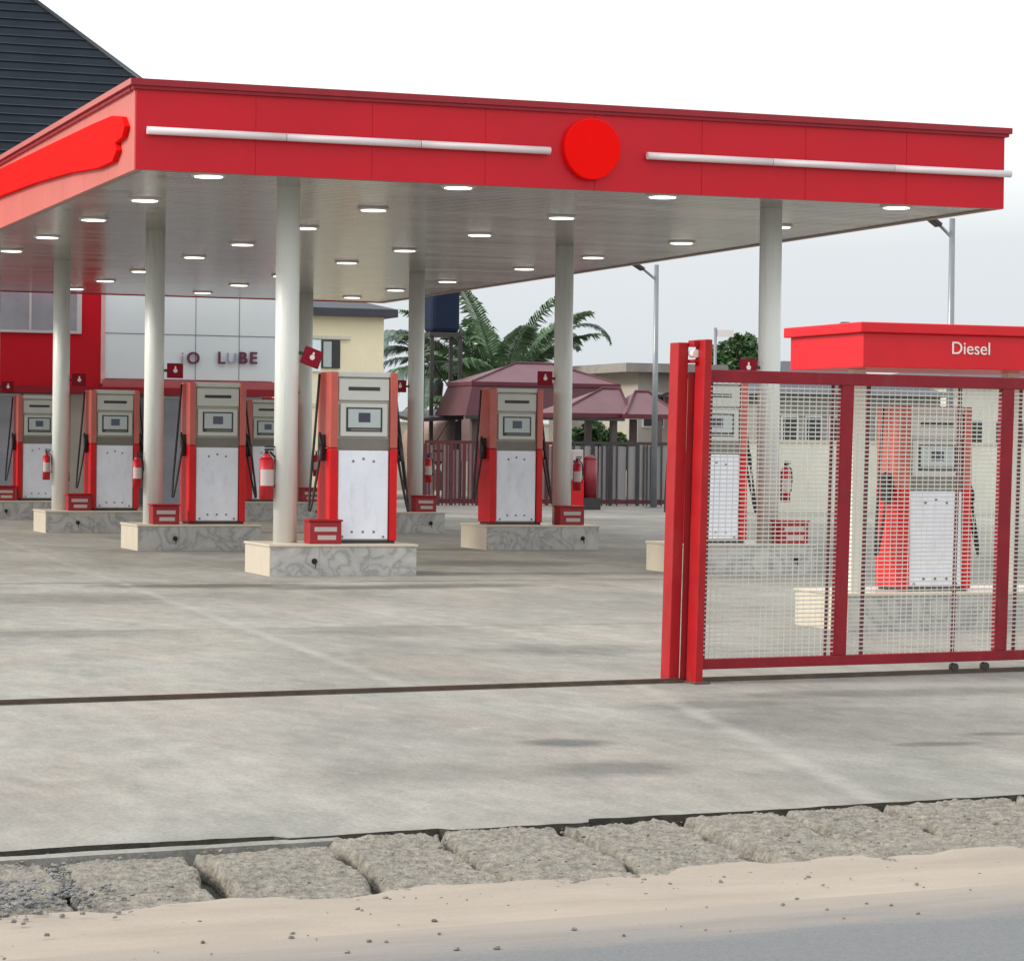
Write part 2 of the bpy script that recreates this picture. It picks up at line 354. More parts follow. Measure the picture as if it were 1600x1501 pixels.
pj = (.42, .41, .375)
def sp_(px, py, rx, ry, st): p = gr(px, py); return (p.x, p.y, rx, ry, st)
M_YARD = concrete('yard_concrete', tuple(c*0.88 for c in srgb(160, 158, 151)), tuple(c*0.88 for c in srgb(137, 136, 129)), tuple(c*0.88 for c in srgb(118, 120, 110)), 0, warm=tuple(c*0.88 for c in srgb(164, 153, 142)),
                  joints=(((6.345, 31.87), (5.535, 18.57), .10, pj, .38), ((7.9, 30), (7.1, 17.5), .10, pj, .15), ((0, 22.6), (10, 22.9), .12, (.13, .13, .115), .5), ((0, 30.3), (10, 30.4), .22, (.11, .11, .09), .6)),
                  spots=(sp_(330, 915, 1.3, .5, .8), sp_(560, 918, 1.2, .4, .7), sp_(760, 880, 1.6, 1.0, .5), sp_(620, 985, .9, .7, .35), sp_(880, 1015, .8, .6, .45), sp_(120, 935, 1.2, 1.2, .4), sp_(330, 860, 2.4, 1.2, .4), sp_(700, 915, 1.2, .5, .6), sp_(100, 990, .9, .5, .35)))
M_APRON = concrete('apron_concrete', tuple(c*0.88 for c in srgb(158, 156, 149)), tuple(c*0.88 for c in srgb(140, 139, 133)), tuple(c*0.88 for c in srgb(124, 126, 117)), RA, warm=tuple(c*0.88 for c in srgb(160, 149, 141)),
                   joints=(((6.826, 16.05), (5.892, 11.6), .10, pj, .42), ((3.3, 16.4), (3.0, 12.0), .06, pj, .2)),
                   spots=(sp_(885, 1160, .24, .22, .75), sp_(960, 1200, .42, .35, .6), sp_(1465, 1162, .26, .12, .75), sp_(1560, 1146, .25, .1, .7), sp_(1130, 1100, .8, .3, .5), sp_(1400, 1082, 1.5, .3, .5), sp_(1250, 1110, .5, .25, .35), sp_(650, 1210, .6, .5, .3), sp_(1380, 1135, 1.5, 1.3, .35), sp_(1180, 1125, .5, .6, .3)))

# forecourt yard behind the gate line
yard = strip('yard', [UV(-60, 16.09), UV(70, 16.09), UV(70, 90), UV(-60, 90)], 0, M_YARD, -.13)
# apron in front of the gate line, with a broken, ragged edge
random.seed(3)
def edge_v(u):
    v = 10.27 + .05*noise.noise((u*1.3, 2, 0)) + .03*noise.noise((u*7, 5, 0))
    return v + (.07 if 2.9 < u < 4.2 else 0) - (.06 if 4.9 < u < 5.6 else 0)
us = [-60] + [-3+.04*i for i in range(376)] + [60]
loop = [UV(u, edge_v(u) if -3 <= u <= 12 else 10.3) for u in us] + [UV(60, 16.01), UV(-60, 16.01)]
ap = strip('apron', loop, 0, M_APRON, -.13)
M_SOILSHADE = mat('soil_crack_shade', (.055, .052, .042), .95, vary=.3, vscale=12, bump=.6, bscale=50)  # soil darkened to paint the shade in the cracks and gaps
ap.data.materials.append(M_SOILSHADE)
for f in ap.data.polygons:
    if abs(f.normal.z) < .5: f.material_index = 1
kb = strip('kerb_bed', [UV(-4, 9.3), UV(12, 9.3), UV(12, 10.4), UV(-4, 10.4)], -.105, M_SOILSHADE)

# sandy shoulder and the road
def road_material():
    m = bpy.data.materials.new('road_asphalt'); m.use_nodes = True; n = m.node_tree; L = n.links; N = n.nodes.new
    p = n.nodes['Principled BSDF']; p.inputs['Roughness'].default_value = .85
    t = N('ShaderNodeTexCoord'); mm = N('ShaderNodeMapping'); mm.inputs['Rotation'].default_value = (0, 0, -RA); L.new(t.outputs['Object'], mm.inputs[0])
    sp = N('ShaderNodeSeparateXYZ'); L.new(mm.outputs[0], sp.inputs[0])
    st = N('ShaderNodeMapping'); st.inputs['Scale'].default_value = (.35, 2, 1); L.new(mm.outputs[0], st.inputs[0])
    nz = N('ShaderNodeTexNoise'); nz.inputs['Scale'].default_value = 2.6; nz.inputs['Detail'].default_value = 14; nz.inputs['Roughness'].default_value = .7; L.new(st.outputs[0], nz.inputs['Vector'])
    a = N('ShaderNodeMath'); a.operation = 'MULTIPLY_ADD'; a.inputs[1].default_value = .8; L.new(nz.outputs['Fac'], a.inputs[0]); L.new(sp.outputs['Y'], a.inputs[2])
    r = N('ShaderNodeMapRange'); r.interpolation_type = 'SMOOTHSTEP'; r.inputs['From Min'].default_value = 8.1; r.inputs['From Max'].default_value = 8.82; L.new(a.outputs[0], r.inputs['Value'])
    fn = N('ShaderNodeTexNoise'); fn.inputs['Scale'].default_value = 90; fn.inputs['Detail'].default_value = 6; fn.inputs['Roughness'].default_value = .75; L.new(t.outputs['Object'], fn.inputs['Vector'])
    cr = N('ShaderNodeValToRGB'); cr.color_ramp.elements[0].position = .3; cr.color_ramp.elements[0].color = (*srgb(92, 95, 98), 1)
    cr.color_ramp.elements[1].position = .7; cr.color_ramp.elements[1].color = (*srgb(122, 124, 125), 1); L.new(fn.outputs['Fac'], cr.inputs[0])
    mx = N('ShaderNodeMix'); mx.data_type = 'RGBA'; L.new(r.outputs[0], mx.inputs['Factor']); L.new(cr.outputs[0], mx.inputs['A'])
    mx.inputs['B'].default_value = (*srgb(150, 140, 130), 1); L.new(mx.outputs['Result'], p.inputs['Base Color'])
    b = N('ShaderNodeBump'); b.inputs['Strength'].default_value = .5; b.inputs['Distance'].default_value = .006; L.new(fn.outputs['Fac'], b.inputs['Height']); L.new(b.outputs[0], p.inputs['Normal'])
    return m
strip('road', [UV(-80, -7), UV(80, -7), UV(80, 8.42), UV(-80, 8.42)], -.05, road_material(), -.13)
m_sand = mat('sand', SANDC, .95, vary=.07, vscale=1.6, bump=.35, bscale=60, stretch=(.6, 2, 1), col2=srgb(166, 155, 143))
mb = MB(); nu, nv = 260, 34
for j in range(nv+1):
    for i in range(nu+1):
        u = -3+13*i/nu; v = 8.35+2.15*j/nv
        h = -.046 + .012*noise.noise((u*1.1, v*2, 3)) + .004*noise.noise((u*9, v*9, 1)) - .3*max(0, v-9.12-.18*noise.noise((u*2.2, 0, 9))-.05*noise.noise((u*8, 0, 2)))
        h += .026*max(0, .5+noise.noise((u*1.7, v*2.2, 21)))*max(0, 1-abs(v-9.2)/.36)
        k_ = min(1, (v-8.35)/.25); h = -.056*(1-k_)+h*k_
        mb.v.append(tuple(UV(u, v, h)))
for j in range(nv):
    for i in range(nu):
        a = j*(nu+1)+i; mb.f.append((a, a+1, a+nu+2, a+nu+1)); mb.sm.append(True)
tag(mb.build('sand_shoulder', m_sand), kind='structure')
for nm, u0, u1 in (('sand_verge', -80, -3), ('sand_verge', 10, 80)):
    strip(nm, [UV(u0, 8.42), UV(u1, 8.42), UV(u1, 10.3), UV(u0, 10.3)], -.052, m_sand, -.13)

# broken kerb stones
m_kerb = mat('rough_concrete', srgb(116, 111, 103), .95, vary=.3, vscale=22, bump=1.0, bscale=60, col2=srgb(158, 152, 141))
gaps = []
for px, py in ((-170, 1395), (120, 1390), (345, 1375), (560, 1352), (765, 1345), (955, 1328), (1110, 1305), (1298, 1300), (1465, 1292), (1640, 1270), (1800, 1262)):
    p = gr(px, py, -.02); gaps.append(p.dot(E1))
klab = ['leftmost broken kerb stone, cut by the left picture edge beside the gravel', 'broken kerb stone just right of the blue grey gravel patch',
        'low worn kerb stone left of the widest dark gap', 'rounded pitted kerb stone right of the widest dark gap', 'pale kerb stone below the end of the long apron crack',
        'pebbly kerb stone just left of the picture centre line near the road', 'flat kerb stone below the gate posts, between two slanting cracks',
        'pinkish kerb stone with ragged top below the open mesh panel', 'broad grey kerb stone beside the loose pale pebble', 'rightmost kerb stone at the right picture edge']
for k in range(len(gaps)-1):
    u0, u1 = gaps[k]+(.03 if k in (2, 3, 6) else .014), gaps[k+1]-(.03 if k in (1, 2, 5) else .014)
    nx, ny = 64, 72; mb = MB(); sdv = k*7.3
    vn = 9.06+.10*noise.noise((k*3.1, 0, 0)); vf = 10.13 if u0 < 2.9 else 10.25
    if k < 3: vf = 10.06
    cx, cy = (u0+u1)/2, (vn+vf)/2
    for j in range(ny+1):
        for i in range(nx+1):
            a, b = i/nx, j/ny
            u = u0+(u1-u0)*a + .20*(b-.5) + .05*noise.noise((a*2, b*4, sdv)) + .018*noise.noise((a*3, b*14, sdv+2))
            v = vn+(vf-vn)*b + .11*noise.noise((a*3, b*2, sdv+9))*(1-b) + .03*noise.noise((a*11, b*3, sdv+4))*(1-b)
            ed = min(a, 1-a)*(u1-u0); ed2 = min(b*1.0, (1-b)*1.2)*(vf-vn)
            chip = .5+.5*noise.noise((u*14, v*14, 3)); fall = min(1, ed/(.014+.03*chip))*min(1, ed2/(.02+.05*chip)); rock = abs(noise.noise((u*30, v*30, 8)))+.6*abs(noise.noise((u*60, v*60, 2)))
            h = -.105 + (.052+.044*b+.016*noise.noise((u*1.5, v*1.5, 1)) + .010*noise.noise((u*8, v*8, 4)) + .013*rock)*fall**.5
            if i in (0, nx) or j in (0, ny): h = -.125
            mb.v.append(tuple(UV(u, v, h)-UV(cx, cy, -.06)))
    for j in range(ny):
        for i in range(nx):
            q = j*(nx+1)+i; mb.f.append((q, q+1, q+nx+2, q+nx+1)); mb.sm.append(True)
    nb = len(mb.v)
    per = [i for i in range(nx+1)] + [(j*(nx+1)+nx) for j in range(1, ny+1)] + [ny*(nx+1)+i for i in range(nx-1, -1, -1)] + [j*(nx+1) for j in range(ny-1, 0, -1)]
    mb.f.append(tuple(reversed(per))); mb.sm.append(False)
    o = mb.build('kerb_stone', m_kerb, loc=UV(cx, cy, -.06)); tag(o, klab[k], 'kerb stone', 'broken kerb stones along the apron edge')
# long thin concrete strip lying along the crack at the left
mb = MB()
ns = 90; u0, u1 = -1.2, gr(530, 1305).dot(E1)
bot, top = [], []
for i in range(ns+1):
    u = u0+(u1-u0)*i/ns; w0 = 10.11+.018*noise.noise((u*2.5, 0, 0))+.06*(i/ns); w1 = w0+.10+.02*noise.noise((u*4, 7, 0))
    bot.append((u, w0)); top.append((u, w1))
lp = bot+top[::-1]
mb.hexa([tuple(UV(u, v, -.11)) for u, v in lp], [tuple(UV(u, v, -.008)) for u, v in lp])
tag(mb.build('kerb_edging', MATS['apron_concrete']), 'long thin concrete edging strip lying in the crack at the left end of the apron', 'edging')

# gravel and pebbles
random.seed(11)
m_grav = mat('gravel_stone', srgb(112, 114, 118), .85, vary=.35, vscale=9, col2=srgb(146, 144, 140))
def pebbles(name, spots, m):
    mb = MB()
    for (u, v, r, z) in spots:
        c = UV(u, v, z); vs = []
        for (a, b) in ((0, 1), (0, -1)): pass
        ring = []
        nseg = 6; a0 = random.random()*6
        for lv, (rr, hh) in enumerate(((.75, -.5), (1, .1), (.55, .7))):
            for k in range(nseg):
                a = a0+2*pi*k/nseg; q = r*rr*random.uniform(.75, 1.15)
                vs.append((c.x+q*cos(a), c.y+q*sin(a)*.8, c.z+r*hh*random.uniform(.6, 1.1)*.8))
        fs = [(l*nseg+k, l*nseg+(k+1) % nseg, (l+1)*nseg+(k+1) % nseg, (l+1)*nseg+k) for l in (0, 1) for k in range(nseg)] + [tuple(2*nseg+k for k in range(nseg))]
        mb.add(vs, fs)
    return mb.build(name, m)
sp = []
for _ in range(1500):
    p = gr(random.gauss(20, 75), random.gauss(1388, 20), -.03); sp.append((p.dot(E1), p.dot(E2), random.uniform(.004, .014), -.036+random.uniform(0, .02)))
tag(pebbles('gravel', sp, m_grav), 'patch of blue grey gravel', kind='stuff')
sp = []
for _ in range(1500):
    u = random.uniform(-1.5, 8.5); v = random.choice((random.gauss(9.02, .12), random.gauss(9.6, .4), random.gauss(10.1, .12)))
    if random.random() < .12: v = random.uniform(7.9, 9.0)
    if 7.8 < v < 10.25: sp.append((u, v, random.choice((.003, .004, .006, .010))*random.uniform(.7, 1.3), -.046 if v < 9.1 else -.018))
tag(pebbles('grit', sp, m_kerb), 'loose grit and crumbs on the kerb', kind='stuff')
# sliding gate rail across the entrance
mb = MB()
a, b = UV(-30, 16.05), UV(60, 16.05)
mb2 = MB()
for (v0, v1, z0, z1) in ((16.01, 16.09, -.02, .004), (16.035, 16.065, .002, .03)):
    mb.hexa([tuple(UV(-30, v0, z0)), tuple(UV(60, v0, z0)), tuple(UV(60, v1, z0)), tuple(UV(-30, v1, z0))],
            [tuple(UV(-30, v0, z1)), tuple(UV(60, v0, z1)), tuple(UV(60, v1, z1)), tuple(UV(-30, v1, z1))])
tag(mb.build('gate_rail', RUST), 'dark rusty steel floor rail of the sliding gate set across the concrete', 'rail')

# ================================================================== CANOPY
X0, X1, Y0c, Y1c, ZS, ZT = 6.454, 17.68, 30.76, 57.65, 4.684, 5.71
XL, XR = 8.675, 15.144
ROWS = [32.316+7.53*k for k in range(4)]
can = empty('station_canopy', ((X0+X1)/2, (Y0c+Y1c)/2, 0))
tag(can, 'wide red flat station canopy with metallic ceiling on eight white round columns', 'canopy')
co = can.location
def cb(x0, x1, y0, y1, z0, z1): return B(x0-co.x, x1-co.x, y0-co.y, y1-co.y, z0, z1)
cb(X0+.06, X1-.06, Y0c+.06, Y1c-.06, ZS+.10, ZS+.5).build('roof_deck', ROOFD, can)
cb(X0+.05, X1-.05, Y0c+.05, Y1c-.05, ZS+.02, ZS+.09).build('soffit', SOFF, can)
# panelled fascia with fine vertical seams
def fascia_front(y, name):
    mb = MB(); n = 8; w = (X1-X0)/n
    for i in range(n): mb.box(X0+i*w+.004-co.x, X0+(i+1)*w-.004-co.x, y-co.y, y+.05-co.y, ZS, ZT-.02)
    mb.box(X0+.01-co.x, X1-.01-co.x, y+.006-co.y, y+.045-co.y, ZS+.004, ZT-.03); return mb.build(name, RED, can)
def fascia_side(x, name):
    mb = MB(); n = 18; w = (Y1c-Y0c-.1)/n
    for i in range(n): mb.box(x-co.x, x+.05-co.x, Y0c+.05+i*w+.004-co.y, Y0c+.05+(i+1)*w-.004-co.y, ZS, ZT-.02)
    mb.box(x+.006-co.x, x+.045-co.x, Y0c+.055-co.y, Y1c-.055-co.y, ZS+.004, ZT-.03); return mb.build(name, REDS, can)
fascia_front(Y0c, 'fascia'); fascia_front(Y1c-.05, 'fascia'); fascia_side(X0, 'fascia')['label'] = 'red fascia on the left side, sky glare painted in pale salmon'; fascia_side(X1-.05, 'fascia')
mb = MB()
for (x0, x1, y0, y1) in ((X0-.07, X1+.07, Y0c-.07, Y0c+.12), (X0-.07, X1+.07, Y1c-.12, Y1c+.07), (X0-.07, X0+.12, Y0c+.121, Y1c-.121), (X1-.12, X1+.07, Y0c+.121, Y1c-.121)):
    mb.box(x0-co.x, x1-co.x, y0-co.y, y1-co.y, ZT-.075, ZT)
    mb.box(x0+.03-co.x, x1-.03-co.x, y0+.03-co.y, y1-.03-co.y, ZT-.115, ZT-.0751)
mb.build('cornice', CAPR, can)
B(X0-.078-co.x, X0-.0701-co.x, Y0c-.07-co.y, Y1c-co.y, ZT-.07, ZT-.004).build('cornice_glare_face', REDSC, can, label='cornice face on the left side, sky glare painted in pale salmon')
mb = MB()   # soffit drip edge
for (x0, x1, y0, y1) in ((X0+.05, X1-.05, Y0c+.05, Y0c+.12), (X0+.05, X0+.11, Y0c+.121, Y1c-.1), (X1-.11, X1-.05, Y0c+.121, Y1c-.1)):
    mb.box(x0-co.x, x1-co.x, y0-co.y, y1-co.y, ZS+.002, ZS+.0195)
mb.build('soffit_trim', mat('trim_bronze', srgb(150, 140, 128), .5), can)
for (xa, xb) in ((6.57, 11.47), (12.72, 17.74)):
    mb = MB(); n = 3; w = (xb-xa)/n
    for i in range(n):
        mb.cyl((xa+i*w-co.x+.004, Y0c-.06-co.y, 5.125), .045, w-.008, 16, axis='x')
    for i in range(7):
        x = xa+.15+(xb-xa-.3)*i/6; mb.box(x-.03-co.x, x+.03-co.x, Y0c-.05-co.y, Y0c-.001-co.y, 5.105, 5.145)
    mb.build('light_strip', TUBE, can)
# red scribble that hides the front and side signs, built as disc and board
mb = MB(); n = 48
c0 = (12.0-co.x, Y0c-.10-co.y, 5.17)
vs = []
for hh in (0, .098):
    for i in range(n):
        a = 2*pi*i/n; r = .36*(1+.012*sin(3*a+.6)); vs.append((c0[0]+r*cos(a), c0[1]+hh, c0[2]+r*sin(a)*1.02))
mb.add(vs, [tuple(range(n)), tuple(range(2*n-1, n-1, -1))]+[(i, n+i, n+(i+1) % n, (i+1) % n) for i in range(n)])
mb.build('scribble_disc', SCRIBR, can, bevel=.01)
mb = MB(); pr = []
for (cy, cz, a0) in ((31.55, 5.13, pi), (31.55, 5.13, -pi/2), ):
    pass
outl = [(31.05, 5.20), (31.25, 5.33), (31.8, 5.40), (33, 5.43), (36, 5.47), (40, 5.52), (46, 5.52), (52, 5.50), (52, 5.15), (46, 5.12), (40, 5.12), (37, 5.06), (34.5, 4.97), (32.6, 4.86), (31.75, 4.86), (31.5, 4.97), (31.6, 5.06), (31.2, 5.09)]
vs = [(X0-.07-co.x, y-co.y, z) for y, z in outl]+[(X0-.002-co.x, y-co.y, z) for y, z in outl]; n = len(outl)
mb.add(vs, [tuple(range(n)), tuple(range(2*n-1, n-1, -1))]+[(i, n+i, n+(i+1) % n, (i+1) % n) for i in range(n)])
mb.build('scribble_board', SCRIBR, can, bevel=.008)
# columns
for x in (XL, XR):
    for y in ROWS:
        MB().cyl((x-co.x, y-co.y, .38), .145, ZS-.36, 40).build('column', COLW, can)
# downlights
proto = None
for y in (31.15, 34.65, 38.05, 41.7, 45.0, 49.25, 52.55, 55.65):
    for x in (7.4, 10.46, 13.12, 16.35):
        if proto is None:
            proto = MB().cyl((0, 0, -.03), .20, .03, 28, r2=.215).build('downlight', LFRAME, can, loc=(x-co.x, y-co.y, ZS+.02))
            MB().cyl((0, 0, -.038), .165, .012, 28).build('lens', LAMP, proto)
        else:
            c = copy_tree(proto, can); c.location = (x-co.x, y-co.y, ZS+.02)

# ================================================================== PUMP ISLANDS
IH = .38
isl_lab = {('L', 0): 'marble clad pump island nearest the camera, under the front left column', ('L', 1): 'marble pump island of the left line, second from the front',
           ('L', 2): 'marble pump island of the left line, third from the front', ('L', 3): 'farthest marble pump island of the left line, cut by the left picture edge',
           ('R', 0): 'pump island seen through the gate mesh, its pale end showing left of the gate post', ('R', 1): 'pump island of the right line under the column in front of the maroon gazebo',
           ('R', 2): 'small looking pump island of the right line, right behind the nearest pump', ('R', 3): 'farthest pump island of the right line, hidden behind the nearest column'}
def island(x0, x1, y0, y1, h, tapx, label, group='pump islands under the canopy'):
    t = empty('pump_island', ((x0+x1)/2, (y0+y1)/2, 0)); tag(t, label, 'pump island', group)
    a, b = (x1-x0)/2, (y1-y0)/2
    B(-a+.012, a-.002, -b, b, 0.0, h-.03).build('marble_cladding', MARBLE, t)
    B(-a, -a+.0119, -b+.001, b-.001, 0, h-.0302).build('end_panel', CREAM, t, label='plain cream tiled end face')
    B(-a-.015, a+.015, -b-.015, b+.015, h-.0299, h).build('top_slab', CREAM, t, bevel=.006)
    mb = MB(); mb.cyl((tapx, -b-.012, h*.47), .035, .012, 14, axis='y'); mb.box(tapx-.012, tapx+.012, -b-.05, -b-.0125, h*.42, h*.5); mb.tube([(tapx, -b-.045, h*.45), (tapx, -b-.055, h*.36), (tapx, -b-.055, h*.25)], .009)
    mb.build('tap', BLK, t)
    mb = MB()
    for xx in (-a/3, a/3): mb.box(xx-.002, xx+.002, -b-.0015, -b+.0005, .01, h-.031)
    mb.build('tile_joint', SEAM, t)
    return t
for r, y in enumerate(ROWS):
    island(XL-.365, XL+1.475, y-.67, y+.52, IH, (XL+.19)-(XL+.555), isl_lab[('L', r)])
    island(XR-1.475, XR+.365, y-.67, y+.52, IH, (XR+.10)-(XR-.555), isl_lab[('R', r)])

# ================================================================== DISPENSERS
def dispenser():
    t = empty('fuel_dispenser')
    B(-.33, .33, -.22, .22, .03, 2.02).build('cabinet', PGREY, t, bevel=.01)
    B(-.41, .41, -.24, .24, 0, .0299).build('plinth', DSTEEL, t)
    B(-.345, .345, -.25, .25, 2.021, 2.09).build('top_cap', BEZ, t, bevel=.012)
    h = B(-.32, .32, -.25, -.2201, 1.74, 2.0).build('header_panel', BEZ, t, bevel=.008)
    B(-.2, .2, -.254, -.2501, 1.86, 1.905).build('slot', DARK, h)
    d = B(-.30, .30, -.262, -.2201, 1.30, 1.70).build('display_panel', BEZ, t, bevel=.012)
    B(-.23, .23, -.268, -.2621, 1.36, 1.655).build('display_frame', DARK, d, bevel=.003)
    B(-.205, .205, -.272, -.2681, 1.41, 1.635).build('screen', SCRG, d)
    B(-.075, .075, -.275, -.2721, 1.475, 1.59).build('counter_window', SCRD, d)
    B(-.17, .2, -.272, -.2681, 1.372, 1.394).build('key_strip', PGREY2, d)
    B(-.328, .328, -.235, -.2201, 1.14, 1.275).build('middle_band', PGREY2, t)
    dr = B(-.318, .318, -.250, -.2201, .05, 1.13).build('lower_door', WHITE, t, bevel=.008)
    mb = MB()
    for x, z in ((-.13, 1.0), (.13, 1.0), (0, 1.03), (-.14, .14), (0, .14), (.14, .14), (-.26, .08), (.26, .08)):
        mb.cyl((x, -.2545, z), .016, .004, 10, axis='y')
    mb.build('door_lock', PGREY2, dr)
    for s in (-1, 1):
        a, b = (.331, .425) if s > 0 else (-.435, -.331)
        B(a, b, -.28, .28, 0.0301, 1.155).build('side_pillar', PUMPR, t, bevel=.014, label='glossy bright red lower side pillar')
        B(a, b, -.275, .275, 1.159, 2.085).build('side_pillar', SALM, t, bevel=.014, label='salmon red upper side pillar with painted sky reflection')
        x = s*.436
        nz = MB(); nz.box(min(x, x+s*.05), max(x, x+s*.05), -.09, .09, 1.0, 1.32)
        nb = nz.build('nozzle_boot', BLK, t, bevel=.012)
        q = MB(); q.tube([(x+s*.055, -.11, 1.20), (x+s*.075, -.14, 1.12), (x+s*.08, -.15, 1.0)], .026); q.tube([(x+s*.055, -.02, 1.34), (x+s*.075, -.08, 1.28), (x+s*.055, -.11, 1.18)], .016); q.build('nozzle', BLK, nb)
        pts = []
        for i in range(25):
            k = i/24; pts.append((x+s*(.04+.16*sin(pi*k)), -.05-.10*sin(pi*k*1.0)+.12*k, 1.02*(1-k)**1.6+1.9*k**2.2 + .16 - .55*sin(pi*k)*(.9)))
        MB().tube(pts, .016).build('hose', BLK, t)
    return t
D0 = dispenser()
dlab = {('L', 0): 'tall red and white fuel pump on the nearest island, clean white lower door', ('L', 1): 'red and grey fuel pump on the second island, before the white shop wall',
        ('L', 2): 'red and white fuel pump on the third island of the left line', ('L', 3): 'farthest fuel pump of the left line, at the left picture edge',
        ('R', 0): 'fuel pump seen partly behind the red gate posts and the mesh', ('R', 1): 'red and grey fuel pump standing in front of the maroon gazebo',
        ('R', 2): 'fuel pump of the right line hidden mostly behind the nearest pump', ('R', 3): 'far fuel pump glimpsed just left of the nearest white column'}
first = True
for r, y in enumerate(ROWS):
    for s, x in (('L', XL+.885), ('R', XR-.885)):
        d = D0 if first else copy_tree(D0); first = False
        d.location = (x, y-.1, IH); tag(d, dlab[(s, r)], 'fuel pump', 'fuel pumps under the canopy')

# ================================================================== SMALL THINGS ON THE ISLANDS
def sand_box():
    t = empty('sand_box')
    BOXR = mat('box_crimson', (.30, .008, .014), .45, vary=.15, dirt=.2)
    B(-.2, .2, -.13, .13, 0, .27).build('box_body', BOXR, t, bevel=.01)
    B(-.215, .215, -.145, .145, .2701, .295).build('lid', REDB, t, bevel=.006)
    mb = MB(); mb.box(-.14, .14, -.134, -.1301, .15, .205, shx=.0); mb.box(-.10, .13, -.134, -.1301, .05, .105)
    mb.build('label_plate', EXTW, t)
    return t
S0 = sand_box(); first = True
where = {0: 'nearest', 1: 'second', 2: 'third', 3: 'farthest'}
offs = {('L', 0): .36, ('L', 1): .08, ('L', 2): .24, ('L', 3): .2, ('R', 0): .13, ('R', 1): -.03, ('R', 2): .04, ('R', 3): 0}
for r, y in enumerate(ROWS):
    for s, x in (('L', XL), ('R', XR)):
        d = S0 if first else copy_tree(S0); first = False
        d.location = (x+offs[(s, r)], y-.42, IH)
        tag(d, 'small red sand box with white label on the %s island of the %s line' % (where[r], 'left' if s == 'L' else 'right'), 'sand box', 'red sand boxes at the column feet')
def extinguisher():
    t = empty('fire_extinguisher')
    mb = MB(); mb.cyl((0, 0, 0), .07, .40, 20); mb.cyl((0, 0, .4001), .07, .06, 20, r2=.025); mb.build('cylinder', mat('extinguisher_red', (.42, .006, .016), .35, vary=.08), t)
    mb = MB(); mb.cyl((0, 0, .4602), .02, .04, 12); mb.box(-.02, .07, -.012, .012, .49, .51); mb.box(-.02, .08, -.012, .012, .52, .535); mb.build('valve', BLK, t)
    MB().tube([(.03, 0, .48), (.085, -.01, .42), (.095, -.01, .28), (.085, 0, .12)], .011).build('discharge_hose', BLK, t)
    mb = MB(); n = 9
    vs = [(.0715*cos(a), .0715*sin(a), z) for z in (.14, .30) for a in [pi+.35+(pi-.7)*i/(n-1) for i in range(n)]]
    mb.add(vs, [(i, i+1, n+i+1, n+i) for i in range(n-1)], True); mb.build('label_plate', EXTW, t)
    return t
X00 = extinguisher(); first = True
for r, y in enumerate(ROWS):
    for s, x in (('L', XL-.225), ('R', XR+.225)):
        d = X00 if first else copy_tree(X00); first = False
        d.location = (x+(-.02 if s == 'L' else .02), y-.02, .90); d.scale = (1.25, 1.25, 1.22) if (s, r) == ('L', 0) else (.95, .95, 1.0)
        tag(d, 'red fire extinguisher strapped to the %s column of the %s line' % (where[r], 'left' if s == 'L' else 'right'), 'extinguisher', 'fire extinguishers on the columns')
def col_sign():
    t = empty('column_sign')
    B(-.12, .12, -.02, .02, -.11, .11).build('plate', mat('sign_maroon', srgb(140, 18, 42), .6, spec=.2), t, bevel=.01)
    mb = MB(); mb.cyl((.0, -.0235, .0), .032, .003, 12, axis='y'); mb.box(-.012, .012, -.0235, -.0201, .033, .065); mb.build('mark', LETW, t)
    B(-.17, -.1201, -.012, .012, -.02, .02).build('bracket', DSTEEL, t)
    return t
G0 = col_sign(); first = True
for r, y in enumerate(ROWS):
    for s, x in (('L', XL+.31), ('R', XR-.31)):
        d = G0 if first else copy_tree(G0); first = False
        d.location = (x, y-.02, 2.64); d.rotation_euler = (0, .35 if (s, r) == ('L', 0) else 0, pi if s == 'R' else 0)
        if s == 'R':
            d.rotation_euler = (0, 0, 0); d.scale = (1, 1, 1)
            for ch in [q for q in COL.objects if q.parent == d]:
                if ch.name.startswith('bracket'): ch.location = (.29, 0, 0)
        tag(d, 'small maroon square sign with pale mark fixed to the %s column of the %s line' % (where[r], 'left' if s == 'L' else 'right'), 'sign', 'small signs on the columns')

# ================================================================== DIESEL POINT
island(10.86, 13.35, 21.5, 22.55, .34, .6, 'marble pump island with cream end standing behind the gate mesh under the diesel header', 'diesel island')
dc = empty('diesel_header', (12.0, 21.78, .34)); tag(dc, 'low red box canopy lettered Diesel above the gate at the right', 'canopy')
hx0, hx1, hy0, hy1 = 10.72-12, 13.6-12, 21.02-21.78, 22.52-21.78
B(hx0+.03, hx1-.03, hy0+.03, hy1-.03, 2.305-.34, 2.60-.34).build('fascia', SALD, dc, bevel=.006)
B(hx0-.02, hx1+.02, hy0-.02, hy1+.02, 2.6001-.34, 2.69-.34).build('cornice', SALD, dc, bevel=.01)
text_mesh('lettering', 'Diesel', .155, .004, LETW, dc, (at(1487, 553, 21.03).x-12.0, hy0+.024, at(1487, 553, 21.05).z-.34), bold=0, sx=1.0)
for x in (at(1337, 600, 21.8).x, at(1577, 600, 21.8).x):
    B(x-12-.06, x-12+.06, -.06, .06, 0, 2.304-.34).build('post', WALLC, dc)
mb = MB(); 
mb.cyl((-.78, .55, 2.3502), .05, .03, 20); mb.cyl((-.78, .55, 2.3803), .075, .03, 20, r2=.04); mb.build('roof_vent', BLK, dc)
dd = copy_tree(D0); dd.location = (at(1442, 900, 21.95).x, 21.95, .34); dd.scale = (.82, .9, .79)
tag(dd, 'diesel fuel pump with wide red pillar standing behind the gate mesh', 'fuel pump', 'diesel pump')

